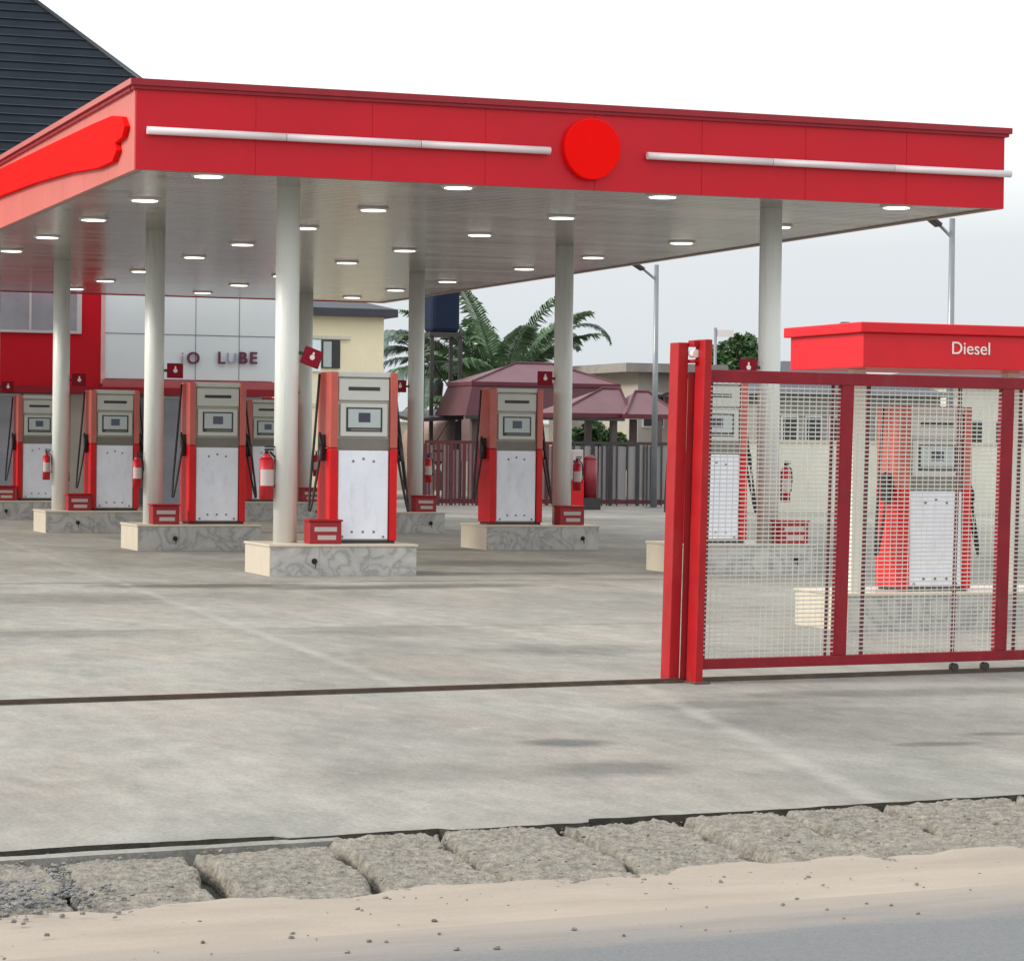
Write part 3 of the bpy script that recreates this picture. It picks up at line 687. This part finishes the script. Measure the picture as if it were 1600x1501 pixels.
# ================================================================== SLIDING GATE
VG = 16.05
def gu(px, py): return onv(px, py, VG)
gate = empty('sliding_gate', UV(9, VG, 0), RA)
tag(gate, 'red sliding gate leaf with pale welded wire mesh panels standing half open', 'gate')
def gbox(u0, u1, v0, v1, z0, z1, sh=0): return B(u0-9, u1-9, v0-VG, v1-VG, z0, z1, shx=sh)
uL = gu(1092, 1040)[0]; zb0, zb1 = .085, .155; zt0, zt1 = 2.045, 2.13
LEAN = .04
uEnd = 15.0
gbox(uL+LEAN, uEnd, VG-.03, VG+.03, zt0, zt1).build('top_rail', REDD, gate, bevel=.004)
gbox(uL, uEnd, VG-.03, VG+.03, zb0, zb1).build('bottom_rail', REDD, gate, bevel=.004)
st = [gu(1309, 1035)[0], gu(1560, 1035)[0]]; w = st[1]-st[0]; st += [st[1]+w, st[1]+2*w]
for u in st: gbox(u-.05, u+.05, VG-.0295, VG+.0295, zb1+.001, zt0-.001, LEAN).build('stile', REDD, gate, bevel=.004)
# thin flat bars welded behind the mesh
for u in (gu(1100, 1000)[0], st[0]-.095, gu(1347, 1000)[0], gu(1490, 1000)[0], st[1]+.14, st[1]+w-.3):
    gbox(u-.015, u+.015, VG+.012, VG+.022, zb1+.001, zt0-.001, LEAN).build('mesh_bar', mat('bar_brown', srgb(112, 58, 64), .6, vary=.2), gate)
edges = [uL]+st
for i in range(len(edges)-1):
    a, b = edges[i]+(.05 if i else .02), edges[i+1]-.05
    mb = MB(); t = .0028
    nzw = int((zt0-zb1)/.030)
    for k in range(1, nzw):
        z = zb1+(zt0-zb1)*k/nzw; o = LEAN*(z-zb1)/(zt0-zb1)+.004*sin(k*1.7)
        mb.box(a+o-9, b+o-9, -.012-t, -.012+t, z-t*1.5, z+t*1.5)
    nxw = int((b-a)/.05)
    for k in range(1, nxw):
        u = a+(b-a)*k/nxw+.003*sin(k*2.3); mb.box(u-9-t*.55, u-9+t*.55, -.008-t*.6, -.008+t*.6, zb1, zt0, shx=LEAN)
    mb.build('wire_mesh', WIRE, gate)
for u in (gu(1490, 1045)[0], gu(1538, 1045)[0], st[3]-.2):
    MB().cyl((u-9, -.02, .045), .03, .04, 20, axis='y').build('wheel', DSTEEL, gate)
# guide posts
gp = empty('gate_guide_post', UV(gu(1068, 1062)[0], VG-.02, 0), RA)
tag(gp, 'pair of tall red steel posts joined at the top holding the gate edge', 'gate post')
u0 = gu(1068, 1062)[0]
def gpz(px, py): return gu(px, py)
H = 2.33; LP = .045
def pbox(u0_, u1_, v0, v1, z0, z1, lean=LP): return B(u0_, u1_, v0, v1, z0, z1, shx=lean*(z1-z0)/H)
pbox(-.115, -.035, .02, .14, 0, H-.02).build('post', REDB, gp, bevel=.006)
pbox(.004, .062, -.13, .0, 0, H).build('post', REDB, gp, bevel=.006)
pbox(-.034, .03, .005, .015, .02, H-.22).build('shade_web_plate', mat('inner_red_shade', (.25, .008, .012), .5, vary=.2), gp)  # post red darkened to paint the shade between the posts
mb = MB(); o = LP*.93
for (a, b, z0, z1) in ((-.034, .011, H-.05, H-.005), (-.034, .011, H-.16, H-.135)):
    mb.box(a+o, b+o, -.05, .03, z0, z1)
mb.build('top_bracket', REDB, gp, bevel=.004)
mb = MB(); mb.cyl((.0+o-.012, -.045, H-.095), .028, .06, 16, axis='y'); mb.build('guide_roller', mat('nylon', srgb(230, 225, 218), .4), gp)
for a, b, c, d in ((-.16, .01, -.02, .19), (-.02, .10, -.17, -.021)):
    B(a, b, c, d, .0, .012).build('base_plate', RUST, gp)

# ================================================================== SHOP BUILDING
shop = empty('shop_building', (8, 66, 0)); tag(shop, 'station shop with red and white panelled front and a steep dark tiled roof', 'building')
YS = 60.0
def sb(x0, x1, y0, y1, z0, z1): return B(x0-8, x1-8, y0-66, y1-66, z0, z1)
sb(-6, 15.85, YS+.3, 72, 0, 7.4).build('wall', WALLG, shop)
sb(-6, 11.87, YS, YS+.29, 2.78, 7.4).build('red_cladding', RED, shop)
sb(11.87, 15.85, YS+.01, YS+.29, 2.97, 7.4).build('white_cladding', GREYP, shop)
mb = MB()
for z in (3.97, 5.1, 6.2): mb.box(11.9-8, 15.84-8, YS+.004-66, YS+.012-66, z-.01, z+.01)
for x in (12.9, 14.0, 15.0): mb.box(x-.008-8, x+.008-8, YS+.005-66, YS+.012-66, 2.98, 7.39)
mb.build('cladding_joint', SEAM, shop)
sb(11.86, 11.95, YS-.02, YS+.0, 2.85, 7.4).build('edge_trim', mat('pale_pink_trim', srgb(225, 190, 190), .5), shop)
# ribbon window in the red part
wf = sb(5.0, 11.42, YS-.06, YS-.001, 3.93, 5.2).build('window', ALU, shop, bevel=.01)
mb = MB()
for i in range(6):
    x0 = 5.06+i*1.05; mb.box(x0-8, x0+1.0-8, YS-.066-66, YS-.0601-66, 4.0, 5.13)
mb.build('pane', GLASSL, wf)
sb(-6, 15.85, YS-.25, YS-.001, 2.62, 2.775).build('red_band', CAPR, shop)
sb(11.9, 15.8, YS-.12, YS-.001, 2.776, 2.95).build('band_top', mat('band_rose', srgb(190, 100, 105), .5), shop)
# shop front: dark glass in aluminium frames
random.seed(5)
for i in range(9):
    x0 = 3.2+i*1.4
    f = sb(x0, x0+1.34, YS+.2, YS+.298, .12, 2.6).build('shopfront_bay', ALU if i % 3 else PGREY2, shop)
    m = (GLASSD, GLASSL, GLASSD)[i % 3]
    sb(x0+.06, x0+1.28, YS+.19, YS+.1999, .18, 2.54).build('pane', m, f)
sb(-6, 15.9, YS-.6, YS+.18, 0, .119).build('step', MARBLE, shop)
sb(15.6, 15.85, YS+.02, YS+.25, .12, 2.6).build('pier', RED, shop)
sb(11.2, 11.5, YS-.05, YS+.18, .12, 2.61).build('pier', WALLG, shop)
# lettering
def letter(txt, px, py, size, m, bold=.006):
    p = at(px, py, YS); text_mesh('lettering', txt, size, .02, m, shop, (p.x-8, YS-.03-66, p.z), bold=bold)
letter('i', 282, 567, .36, LETF, 0); letter('O', 291, 568, .37, LETT, .006); letter('L', 339, 568, .38, LETT, .006); letter('U', 353, 568, .35, LETF, 0)
letter('B', 372, 568, .37, LETT, .008); letter('E', 389, 568, .37, LETT, .008)
# roof: hip with 43 degree pitch
t = 6.3; k = .95; ex0, ex1, ey0, ey1, ez = -6.5, 15.8, 59.9, 72.5, 7.46
P = lambda x, y, z: (x-8, y-66, z)
vs = [P(ex0, ey0, ez), P(ex1, ey0, ez), P(ex1, ey1, ez), P(ex0, ey1, ez), P(ex0+t, ey0+t, ez+k*t), P(ex1-t, ey0+t, ez+k*t)]
rf = MB().add(vs, [(0, 1, 5, 4), (1, 2, 5), (2, 3, 4, 5), (3, 0, 4), (3, 2, 1, 0)]).build('roof', ROOFT, shop)
mb = MB(); a, b = Vector(vs[1]), Vector(vs[5]); mb.tube([a+Vector((0, 0, .02)), b+Vector((0, 0, .02))], .06, 8); a = Vector(vs[4]); mb.tube([a, b], .06)
mb.build('ridge_cap', mat('ridge_dark', (.03, .04, .05), .5), rf)
mb = MB(); nC = 26
for i in range(1, nC):
    q = t*i/nC; z = ez+k*q
    mb.hexa([P(ex0+q, ey0+q-.012, z-.03), P(ex1-q, ey0+q-.012, z-.03), P(ex1-q, ey0+q+.03, z-.03), P(ex0+q, ey0+q+.03, z-.03)], [P(ex0+q, ey0+q-.045, z+.006), P(ex1-q, ey0+q-.045, z+.012), P(ex1-q, ey0+q+.03, z+.035), P(ex0+q, ey0+q+.03, z+.035)])
    mb.hexa([P(ex1-q+.012, ey0+q, z-.03), P(ex1-q+.012, ey1-q, z-.03), P(ex1-q-.03, ey1-q, z-.03), P(ex1-q-.03, ey0+q, z-.03)], [P(ex1-q+.045, ey0+q, z+.012), P(ex1-q+.045, ey1-q, z+.012), P(ex1-q-.03, ey1-q, z+.035), P(ex1-q-.03, ey0+q, z+.035)])
mb.build('tile_courses', mat('roof_course', (.020, .028, .039), .55, vary=.25, vscale=1.5, spec=.4), rf)
mb = MB(); mb.box(ex0-8, ex1-8, ey0-66-.02, ey0-66+.1, ez-.24, ez-.005); mb.build('eave_board', ALU, rf)

# yellow house behind
yh = empty('cream_house', (20.5, 79, 0)); tag(yh, 'pale yellow house with dark eaves and a black window behind the shop', 'building')
def yb(x0, x1, y0, y1, z0, z1): return B(x0-20.5, x1-20.5, y0-79, y1-79, z0, z1)
a = at(600, 497, 75)
yb(16, a.x, 75, 83, 0, 5.2).build('wall', YELL, yh)
w0, w1 = at(502, 575, 75), at(531, 532, 75)
wf = yb(w0.x, w1.x, 74.94, 74.999, w0.z, w1.z).build('window', DARK, yh)
yb(w0.x+.04, w0.x+.28, 74.93, 74.9399, w0.z+.03, w1.z-.04).build('pane', SCRG, wf)
yb(w0.x-.3, w1.x+.3, 74.9, 74.99, w1.z+.03, w1.z+.12).build('window_hood', WALLC, yh)
yb(w0.x-.35, w0.x-.05, 74.9, 74.99, w0.z-.1, w1.z).build('shutter', GREYP, yh)
yb(16, a.x, 74.97, 74.999, 2.6, 2.72).build('string_course', WALLC, yh)
mb = MB(); e0, e1, f0, f1 = 15.5-20.5, a.x+.3-20.5, 74.6-79, 83.4-79
mb.box(e0, e1, f0, f1, 5.2, 5.42)
mb.add([(e0, f0, 5.421), (e1, f0, 5.421), (e1, f1, 5.421), (e0, f1, 5.421), (e0+3, f0+4.4, 6.5), (e1-3.4, f0+4.4, 6.5)], [(0, 1, 5, 4), (1, 2, 5), (2, 3, 4, 5), (3, 0, 4)])
mb.build('roof', ROOFD, yh)

# ================================================================== GAZEBOS, FENCES, FAR BUILDINGS
def gazebo(name, label, x0, x1, y0, y1, ze, za, skirt, flare, posts, apex=None):
    cx, cy = (x0+x1)/2, (y0+y1)/2
    t = empty(name, (cx, cy, 0)); tag(t, label, 'gazebo')
    a, b = (x1-x0)/2, (y1-y0)/2; ax = (apex-cx) if apex else 0
    mb = MB(); mb.add([(-a, -b, ze), (a, -b, ze), (a, b, ze), (-a, b, ze), (ax-.25*a, 0, za), (ax+.25*a, 0, za)], [(0, 1, 5, 4), (1, 2, 5), (2, 3, 4, 5), (3, 0, 4), (3, 2, 1, 0)])
    rf = mb.build('roof', MAUVE, t)
    mb = MB(); mb.tube([(ax-.25*a, 0, za), (ax+.25*a, 0, za)], .05); mb.tube([(ax-.25*a, 0, za), (-a, -b, ze)], .04); mb.tube([(ax+.25*a, 0, za), (a, -b, ze)], .04); mb.build('ridge_cap', BURG, rf)
    B(-a-.03, a+.03, -b-.03, b+.03, ze-.11, ze-.001).build('eave_board', mat('maroon_trim', srgb(92, 26, 42), .5), t)
    if skirt:
        z1 = ze-.111; z0 = z1-skirt; F = flare
        o = [(-a, -b, z1), (a, -b, z1), (a, b, z1), (-a, b, z1)]; q = [(-a-F, -b-F, z0), (a+F*.2, -b-F, z0), (a+F*.2, b+F, z0), (-a-F, b+F, z0)]
        i = [(x*.985, y*.985, z) for x, y, z in o]; j = [(x*.985, y*.985, z) for x, y, z in q]
        mb = MB(); vs = o+q+i+j; fs = []
        for k in range(4):
            l = (k+1) % 4; fs += [(k, 4+k, 4+l, l), (8+k, 8+l, 12+l, 12+k), (4+k, 12+k, 12+l, 4+l), (k, l, 8+l, 8+k)]
        mb.add(vs, fs).build('skirt', BURG, t)
        B(-a-F, a+F*.2, -b-F, -b-F+.06, z0-.1, z0-.001).build('skirt_rail', DSTEEL, t)
    for px in posts:
        for yy in (-b+.1, b-.1):
            B(px-cx-.09, px-cx+.09, yy-.08, yy+.08, 0, ze-.12).build('post', mat('post_brown', srgb(88, 74, 74), .6), t)
    return t
gazebo('gazebo', 'large maroon gazebo with a pale mauve roof and dark red skirt behind the pumps', at(738, 600, 73).x, at(968, 600, 73).x, 73, 75.2, at(800, 597, 73).z, at(830, 568, 74).z, .85, .3,
       [at(742, 700, 73).x, at(960, 700, 73).x], apex=at(835, 600, 74).x)
gazebo('gazebo', 'low mauve roofed shelter left of the gate post, dark red beam below', at(872, 640, 69.5).x, at(985, 640, 69.5).x, 69.5, 71.5, at(900, 645, 69.5).z, at(950, 607, 70.5).z, 0, 0,
       [at(878, 700, 69.5).x], apex=at(955, 600, 70.5).x)
gazebo('gazebo', 'small peaked mauve shelter directly left of the gate post', at(968, 648, 69.7).x, at(1050, 648, 69.7).x, 69.2, 71.2, at(1000, 647, 69.2).z, at(1000, 612, 70.2).z, 0, 0,
       [at(1030, 700, 69.2).x], apex=at(1003, 600, 70.2).x)

def bar_fence(px0, px1, Y, ztop, label, panel, n):
    x0, x1 = at(px0, 700, Y).x, at(px1, 700, Y).x; cx = (x0+x1)/2; a = (x1-x0)/2
    t = empty('metal_fence', (cx, Y, 0)); tag(t, label, 'fence')
    B(-a, a, -.03, .03, ztop-.08, ztop).build('top_rail', DSTEEL if panel else mat('fence_maroon', srgb(92, 34, 42), .6), t)
    B(-a, a, -.03, .03, .05, .17).build('bottom_rail', mat('fence_maroon', srgb(92, 34, 42), .6), t)
    mb = MB()
    for i in range(n+1):
        x = -a+2*a*i/n+(.1*sin(i*5.1) if panel else 0); r = (.02 if i % 3 else .05); mb.box(x-r, x+r, -.045, -.031, .0, ztop-.081)
    mb.build('bars', DSTEEL if panel else mat('fence_maroon', (0, 0, 0)), t)
    mb = MB()
    nn = n//2
    for i in range(nn):
        xa = -a+2*a*i/nn+.02; xb = -a+2*a*(i+1)/nn-.02
        if panel or i % 3 != 1: mb.box(xa, xb, .0, .012, .18, ztop-.12-(.0 if panel else .12*(i % 2)))
    mb.build('sheet_panel', GSHEET if panel else mat('sheet_mauve', srgb(150, 132, 134), .6, vary=.15), t)
    return t
bar_fence(664, 745, 68, 1.70, 'dark red bar fence with grey sheets left of the gazebo pump', False, 12)
bar_fence(745, 890, 68.2, 1.70, 'dark red bar fence between the gazebo pump and its column', False, 16)
bar_fence(890, 1046, 68, 1.72, 'grey sheet fence with dark bars left of the gate posts', True, 14)
# pink tent, dark lean-to
p0, p1 = at(648, 690, 78).x, at(742, 690, 78).x
mb = MB(); n = 18; a = (p1-p0)/2
zc = at(700, 650, 78).z
prof = [(a*cos(pi*i/n), 1.1+(zc-1.1)*sin(pi*i/n)**.8) for i in range(n+1)]
vs = [(x, y, z) for y in (-1.5, 1.5) for x, z in prof]; m_ = n+1
mb.add(vs, [(i, i+1, m_+i+1, m_+i) for i in range(n)], True); mb.add([vs[i] for i in range(m_)], [tuple(range(m_-1, -1, -1))]); mb.add(vs[m_:], [tuple(range(m_))])
tt = empty('tent', ((p0+p1)/2, 78, 0)); tag(tt, 'pale pink rounded tent behind the bar fence', 'tent')
mb.build('cover', PINK, tt)
mb = MB()
for x in (-a+.05, 0, a-.05): mb.box(x-.04, x+.04, -1.5, -1.42, 0, 1.12)
mb.build('poles', DSTEEL, tt)
lt = empty('lean_to_roof', (at(665, 650, 76).x, 76, 0)); tag(lt, 'dark low sheet roof between the palm and the pink tent', 'shelter')
a = (at(700, 650, 76).x-at(622, 650, 76).x)/2
z = at(660, 655, 76).z
MB().hexa([(-a, -1.2, z-.1), (a, -1.2, z+.0), (a, 1.2, z+.2), (-a, 1.2, z+.1)], [(-a, -1.2, z), (a, -1.2, z+.12), (a, 1.2, z+.32), (-a, 1.2, z+.2)]).build('roof', DSTEEL, lt)
mb = MB()
for x in (-a+.1, a-.1): mb.box(x-.05, x+.05, -1.0, -.9, 0, z-.05)
mb.build('posts', DSTEEL, lt)

def boundary(px0, px1, Y, ztop, label, m=WALLC, cap=.07):
    x0, x1 = at(px0, 700, Y).x, at(px1, 700, Y).x; cx = (x0+x1)/2; a = (x1-x0)/2
    t = empty('boundary_wall', (cx, Y, 0)); tag(t, label, 'wall')
    B(-a, a, -.1, .1, 0, ztop).build('wall_face', m, t)
    B(-a-.03, a+.03, -.14, .14, ztop+.001, ztop+cap).build('coping', CREAM, t)
    n = max(2, int(2*a/2.6))
    for i in range(n+1):
        x = -a+.12+(2*a-.24)*i/n; B(x-.11, x+.11, -.16, -.101, 0, ztop-.001).build('pier', m, t)
    return t
boundary(1050, 1900, 62, at(1260, 692, 62).z, 'cream boundary wall with white coping seen through the gate mesh')
boundary(560, 1100, 92, 2.3, 'distant pale boundary wall behind the gazebos')

def far_house(name, label, px0, px1, Y, yt, m, rm, roof_h, flat=False, win=3, wz=(1.9, 2.9), over=.35):
    x0, x1 = at(px0, 600, Y).x, at(px1, 600, Y).x; cx = (x0+x1)/2; a = (x1-x0)/2; zt = at((px0+px1)/2, yt, Y).z
    t = empty(name, (cx, Y+4, 0)); tag(t, label, 'building')
    B(-a, a, -4, 4, 0, zt).build('wall', m, t)
    if flat:
        B(-a-over, a+over, -4-over, 4+over, zt+.001, zt+roof_h).build('roof', rm, t)
        B(-a-over+.1, a+over-.1, -4-over+.1, 4+over-.1, zt-.3, zt-.001).build('eave_board', WALLG, t) if False else None
    else:
        mb = MB(); e, f = a+over, 4+over
        mb.add([(-e, -f, zt+.001), (e, -f, zt+.001), (e, f, zt+.001), (-e, f, zt+.001), (-e+min(f, e*.8), 0, zt+roof_h), (e-min(f, e*.8), 0, zt+roof_h)], [(0, 1, 5, 4), (1, 2, 5), (2, 3, 4, 5), (3, 0, 4), (3, 2, 1, 0)])
        mb.build('roof', rm, t)
    for i in range(win):
        x = -a+2*a*(i+.5)/win; ww = min(.75, a/win*.72)
        w = B(x-ww, x+ww, -4.04, -4.001, wz[0], wz[1]).build('window', ALU, t)
        B(x-ww+.05, x+ww-.05, -4.05, -4.0401, wz[0]+.05, wz[1]-.05).build('pane', DARK, w)
    return t
far_house('concrete_house', 'grey beige house with flat overhanging roof left of the gate posts', 997, 1092, 80, 583, WALLG, mat('roof_grey', srgb(140, 134, 130), .7), .28, True, 2, (2.2, 3.3), .7)
far_house('bungalow', 'grey bungalow with dark louvred windows behind the cream wall', 1216, 1470, 72, 618, mat('wall_grey', srgb(140, 138, 134), .8), ROOFD, 1.1, False, 7, (1.75, 2.55), .5)
far_house('bungalow', 'bungalow with dark roof at the right edge behind the diesel header', 1480, 1800, 78, 600, WALLC, ROOFD, .8, False, 5, (1.5, 2.6), .4)

# water tank on a stand
Yt = 76; c = at(690, 520, Yt); w = (at(712, 490, Yt).x-at(668, 490, Yt).x)/2
tk = empty('water_tank', (c.x, Yt, 0)); tag(tk, 'dark navy water tank raised on a steel stand before the palm', 'water tank')
zt = at(690, 448, Yt).z
B(-w, w, -w, w, c.z, zt).build('tank', TANK, tk, bevel=.12)
MB().cyl((0, 0, zt+.001), w*1.02, .12, 28, r2=w*.5).build('lid', TANK, tk)
B(-w-.1, w+.1, -w-.1, w+.1, c.z-.12, c.z-.001).build('platform', DSTEEL, tk)
for sx in (-1, 1):
    for sy in (-1, 1): B(sx*w-.05, sx*w+.05, sy*w-.05, sy*w+.05, 0, c.z-.121).build('leg', DSTEEL, tk)
mb = MB(); 
for z in (1.4, 2.8, 4.0): 
    mb.box(-w, w, -w-.02, -w+.02, z-.03, z+.03)
mb.tube([(-w, -w, 1.4), (w, -w, 2.8), (-w, -w, 4.0)], .025); mb.build('brace', DSTEEL, tk)

# street lamps
def lamp_post(px, ytop, armx, army, Y, label):
    b = at(px, ytop, Y); tip = at(armx, army, Y)
    t = empty('street_lamp', (b.x, Y, 0)); tag(t, label, 'street lamp', 'street lamps on the boundary')
    MB().cyl((0, 0, .02), .085, b.z, 16, r2=.06).build('pole', STEEL, t)
    B(-.18, .18, -.18, .18, 0, .0199).build('base_plate', STEEL, t)
    dx, dz = tip.x-b.x, tip.z-b.z
    z0 = b.z-.38
    MB().tube([(0, 0, z0), (dx*.5, 0, z0+(tip.z-z0)*.55), (dx*.72, 0, z0+(tip.z-z0)*.8)], .035).build('arm', STEEL, t)
    mb = MB(); p = Vector((dx*.62, 0, z0+(tip.z-z0)*.68)); q = Vector((dx*1.25, 0, z0+(tip.z-z0)*1.22)); d = (q-p).normalized(); nn = Vector((-d.z, 0, d.x))
    lo = [p+nn*-.03+Vector((0, -.13, 0)), q+nn*-.03+Vector((0, -.13, 0)), q+nn*-.03+Vector((0, .13, 0)), p+nn*-.03+Vector((0, .13, 0))]
    hi = [v+nn*.09 for v in lo]; mb.hexa([tuple(v) for v in lo], [tuple(v) for v in hi]); mb.build('lamp_head', DSTEEL, t, bevel=.02)
lamp_post(1026, 415, 992, 412, 66, 'grey street lamp left of the gate posts with its head under the canopy edge')
lamp_post(1488, 343, 1456, 342, 50, 'tall grey street lamp rising behind the diesel header')
b = at(1118, 512, 80); b2 = at(1146, 520, 80)
t = empty('sign_pole', (b.x, 80, 0)); tag(t, 'thin pole with a short white crossboard in front of the green tree', 'pole')
MB().cyl((0, 0, 0), .05, b.z, 12).build('pole', STEEL, t); B(.05, b2.x-b.x, -.03, .03, b.z-.28, b.z-.06).build('crossboard', LETW, t)

# ================================================================== VEGETATION
def frond(mb, base, az, el0, length, droop, wid, rnd, dens=46):
    p = Vector(base); el = el0; n = 14; seg = length/n; pts = [p.copy()]; dirs = []
    for i in range(n):
        d = Vector((cos(az)*cos(el), sin(az)*cos(el), sin(el))); dirs.append(d); p = p+d*seg; pts.append(p.copy()); el -= droop/n*(1+i/n)
    mb.tube(pts, .035, 5, r_end=.008)
    for i in range(dens):
        k = .12+.86*i/dens; j = min(int(k*n), n-1); q = pts[j].lerp(pts[j+1], k*n-j); d = dirs[j]
        side = d.cross(Vector((0, 0, 1)));
        if side.length < .1: side = Vector((1, 0, 0))
        side.normalize(); up = side.cross(d).normalized()
        L = wid*(sin(pi*min(1, k*.85+.12)))**.6*rnd.uniform(.8, 1.1)
        for s in (-1, 1):
            tipv = q+side*(s*L*.8)+d*(L*.55)+Vector((0, 0, -L*rnd.uniform(.25, .6)))+up*L*.1
            midv = q+side*(s*L*.45)+d*(L*.22)+up*(L*.08)
            w = d*.035
            mb.add([q-w, q+w, midv+w*1.1, tipv, midv-w*1.1], [(0, 1, 2, 3, 4)])
def palm(base, h, fronds, label, leaf=LEAFP, seed=1, wid=.62):
    rnd = random.Random(seed); t = empty('palm_tree', base); tag(t, label, 'palm tree', 'palms beyond the boundary')
    mb = MB(); mb.tube([(0.06*sin(i), 0, h*i/8) for i in range(9)], .22, 12, r_end=.17); mb.build('trunk', TRUNK, t)
    mb = MB()
    for (az, el, L, dr) in fronds: frond(mb, (0, 0, h), az+rnd.uniform(-.1, .1), el, L, dr, wid, rnd)
    mb.build('crown', leaf, t)
rnd = random.Random(4)
cb_ = at(782, 640, 86)
fr = [(pi-.15, 1.22, 5.2, .75), (pi+.3, 1.05, 5.0, .8), (0.1, 1.28, 5.3, .8), (-.25, 1.2, 4.8, .9), (pi, .85, 4.6, .9), (-1.6, 1.3, 4.2, .8), (1.7, 1.35, 4.6, .8),
      (pi+.6, 1.38, 5.0, .5), (-.8, 1.42, 5.0, .6), (pi-.5, 1.48, 5.2, .4), (.5, 1.1, 4.8, .9), (pi+.1, .5, 4.0, .9), (2.2, 1.0, 4.4, .8), (-2.4, .95, 4.4, .9), (-2.8, 1.15, 4.8, .7), (-.5, 1.25, 4.9, .7), (2.8, 1.32, 5.0, .6)]
palm((cb_.x, 86, 0), cb_.z-.2, fr, 'big green palm with upright fronds rising over the gazebo roof', seed=2, wid=.95)
cb_ = at(684, 575, 90)
fr = [(pi, .5, 3.2, 1.4), (pi-.3, .8, 3.2, 1.4), (0, .5, 3.2, 1.5), (pi+.4, .2, 3.0, 1.2), (-.4, .9, 3, 1.4), (1.6, .9, 3, 1.4), (-1.6, .6, 3, 1.5), (-1.2, .0, 2.8, 1), (pi+.2, 1.1, 3.3, 1.6), (-2.2, -.1, 2.6, .9)]
palm((cb_.x, 90, 0), cb_.z, fr, 'bluish palm with drooping fronds behind the water tank', LEAFB, seed=3, wid=.6)
cb_ = at(648, 548, 97)
fr = [(pi, .3, 3.0, 1.3), (pi-.3, .7, 3.2, 1.5), (pi+.3, .1, 3.0, 1.0), (0, .4, 2.6, 1.4), (1.2, .8, 2.8, 1.4), (-1.3, .5, 2.8, 1.5), (pi+.6, .9, 3, 1.7)]
palm((cb_.x, 97, 0), cb_.z, fr, 'far palm with fronds reaching left towards the yellow house', LEAFB, seed=5, wid=.6)
cb_ = at(872, 530, 100)
fr = [(0, .85, 2.9, 1.6), (.3, .1, 1.2, .8), (pi, .4, 2.0, 1.5), (-1.4, .6, 1.6, 1.4), (1.7, .7, 1.8, 1.4), (pi+.5, -.1, 1.8, .9)]
palm((cb_.x, 100, 0), cb_.z, fr, 'thin far palm half hidden behind the right line column', LEAFB, seed=6, wid=.4)

# red and white compressor cabinet beside the fence
cx_ = at(905, 790, 64).x
t = empty('air_compressor', (cx_, 64, 0)); tag(t, 'small red and white standing cabinet with dark red tank in front of the grey fence', 'compressor')
B(-.28, .05, -.2, .2, .0, .75).build('base_box', PUMPR, t, bevel=.02); B(-.26, .03, -.18, .18, .751, 1.5).build('upper_box', EXTW, t, bevel=.02)
MB().cyl((.26, 0, .3), .2, .95, 24).cyl((.26, 0, 1.2501), .2, .12, 24, r2=.08).build('tank', mat('tank_red', (.22, .01, .02), .4), t)
B(.05, .5, -.2, .2, 0, .299).build('skid', DSTEEL, t)
MB().cyl((-.2, -.19, 1.2), .05, .01, 16, axis='y').build('gauge', DARK, t)

def leaf_tree(px, ytop, ybot, Y, wpx, label, leaf, n, seed, name='tree', cat='tree', trunk=True, ls=.13):
    rnd = random.Random(seed); top = at(px, ytop, Y); bot = at(px, ybot, Y); rx = (at(px+wpx/2, ytop, Y).x-at(px-wpx/2, ytop, Y).x)/2
    t = empty(name, (top.x, Y, 0)); tag(t, label, cat)
    zc = (top.z+bot.z)/2; rz = (top.z-bot.z)/2
    mb = MB()
    if trunk:
        mb.tube([(0, 0, 0), (.05, 0, zc*.5), (0, .05, zc)], .14, 10, r_end=.07)
    cl = []
    for i in range(26):
        while True:
            q = Vector((rnd.uniform(-1, 1), rnd.uniform(-1, 1), rnd.uniform(-1, 1)))
            if q.length < 1: break
        c = Vector((q.x*rx*.85, q.y*rx*.85, zc+q.z*rz*.8)); cl.append((c, rnd.uniform(.22, .42)*min(rx, rz)))
        if trunk or i < 6: mb.tube([(0, 0, max(.02, zc*.6)) if trunk else (0, 0, 0), c], .03, 5, r_end=.01)
    mb.build('trunk' if trunk else 'stems', TRUNK, t)
    mb = MB()
    for i in range(n):
        c, r = rnd.choice(cl); d = Vector((rnd.gauss(0, 1), rnd.gauss(0, 1), rnd.gauss(0, 1))).normalized()*r*rnd.uniform(.6, 1.08); p = c+d
        if p.z < .02: p.z = .05
        a = Vector((rnd.gauss(0, 1), rnd.gauss(0, 1), rnd.gauss(0, .6))).normalized(); b = a.cross(Vector((rnd.gauss(0, 1), rnd.gauss(0, 1), rnd.gauss(0, 1)))).normalized(); s = ls*rnd.uniform(.6, 1.3)
        mb.add([p-a*s, p+b*s*.45, p+a*s, p-b*s*.45], [(0, 1, 2, 3)])
    mb.build('crown' if trunk else 'foliage', leaf, t)
leaf_tree(1150, 500, 640, 84, 84, 'dense green tree left of the front right column', LEAFT, 7000, 21)
leaf_tree(915, 650, 740, 76, 70, 'dark green bush under the mauve shelter roof', LEAFT, 2600, 22, 'bush', 'bush', False)
leaf_tree(968, 668, 735, 75, 50, 'light green bush beside the cream wall under the shelter', LEAFY, 2000, 23, 'bush', 'bush', False)
leaf_tree(935, 655, 740, 79, 46, 'yellow green bush behind the grey sheet fence', LEAFY, 1600, 24, 'bush', 'bush', False)
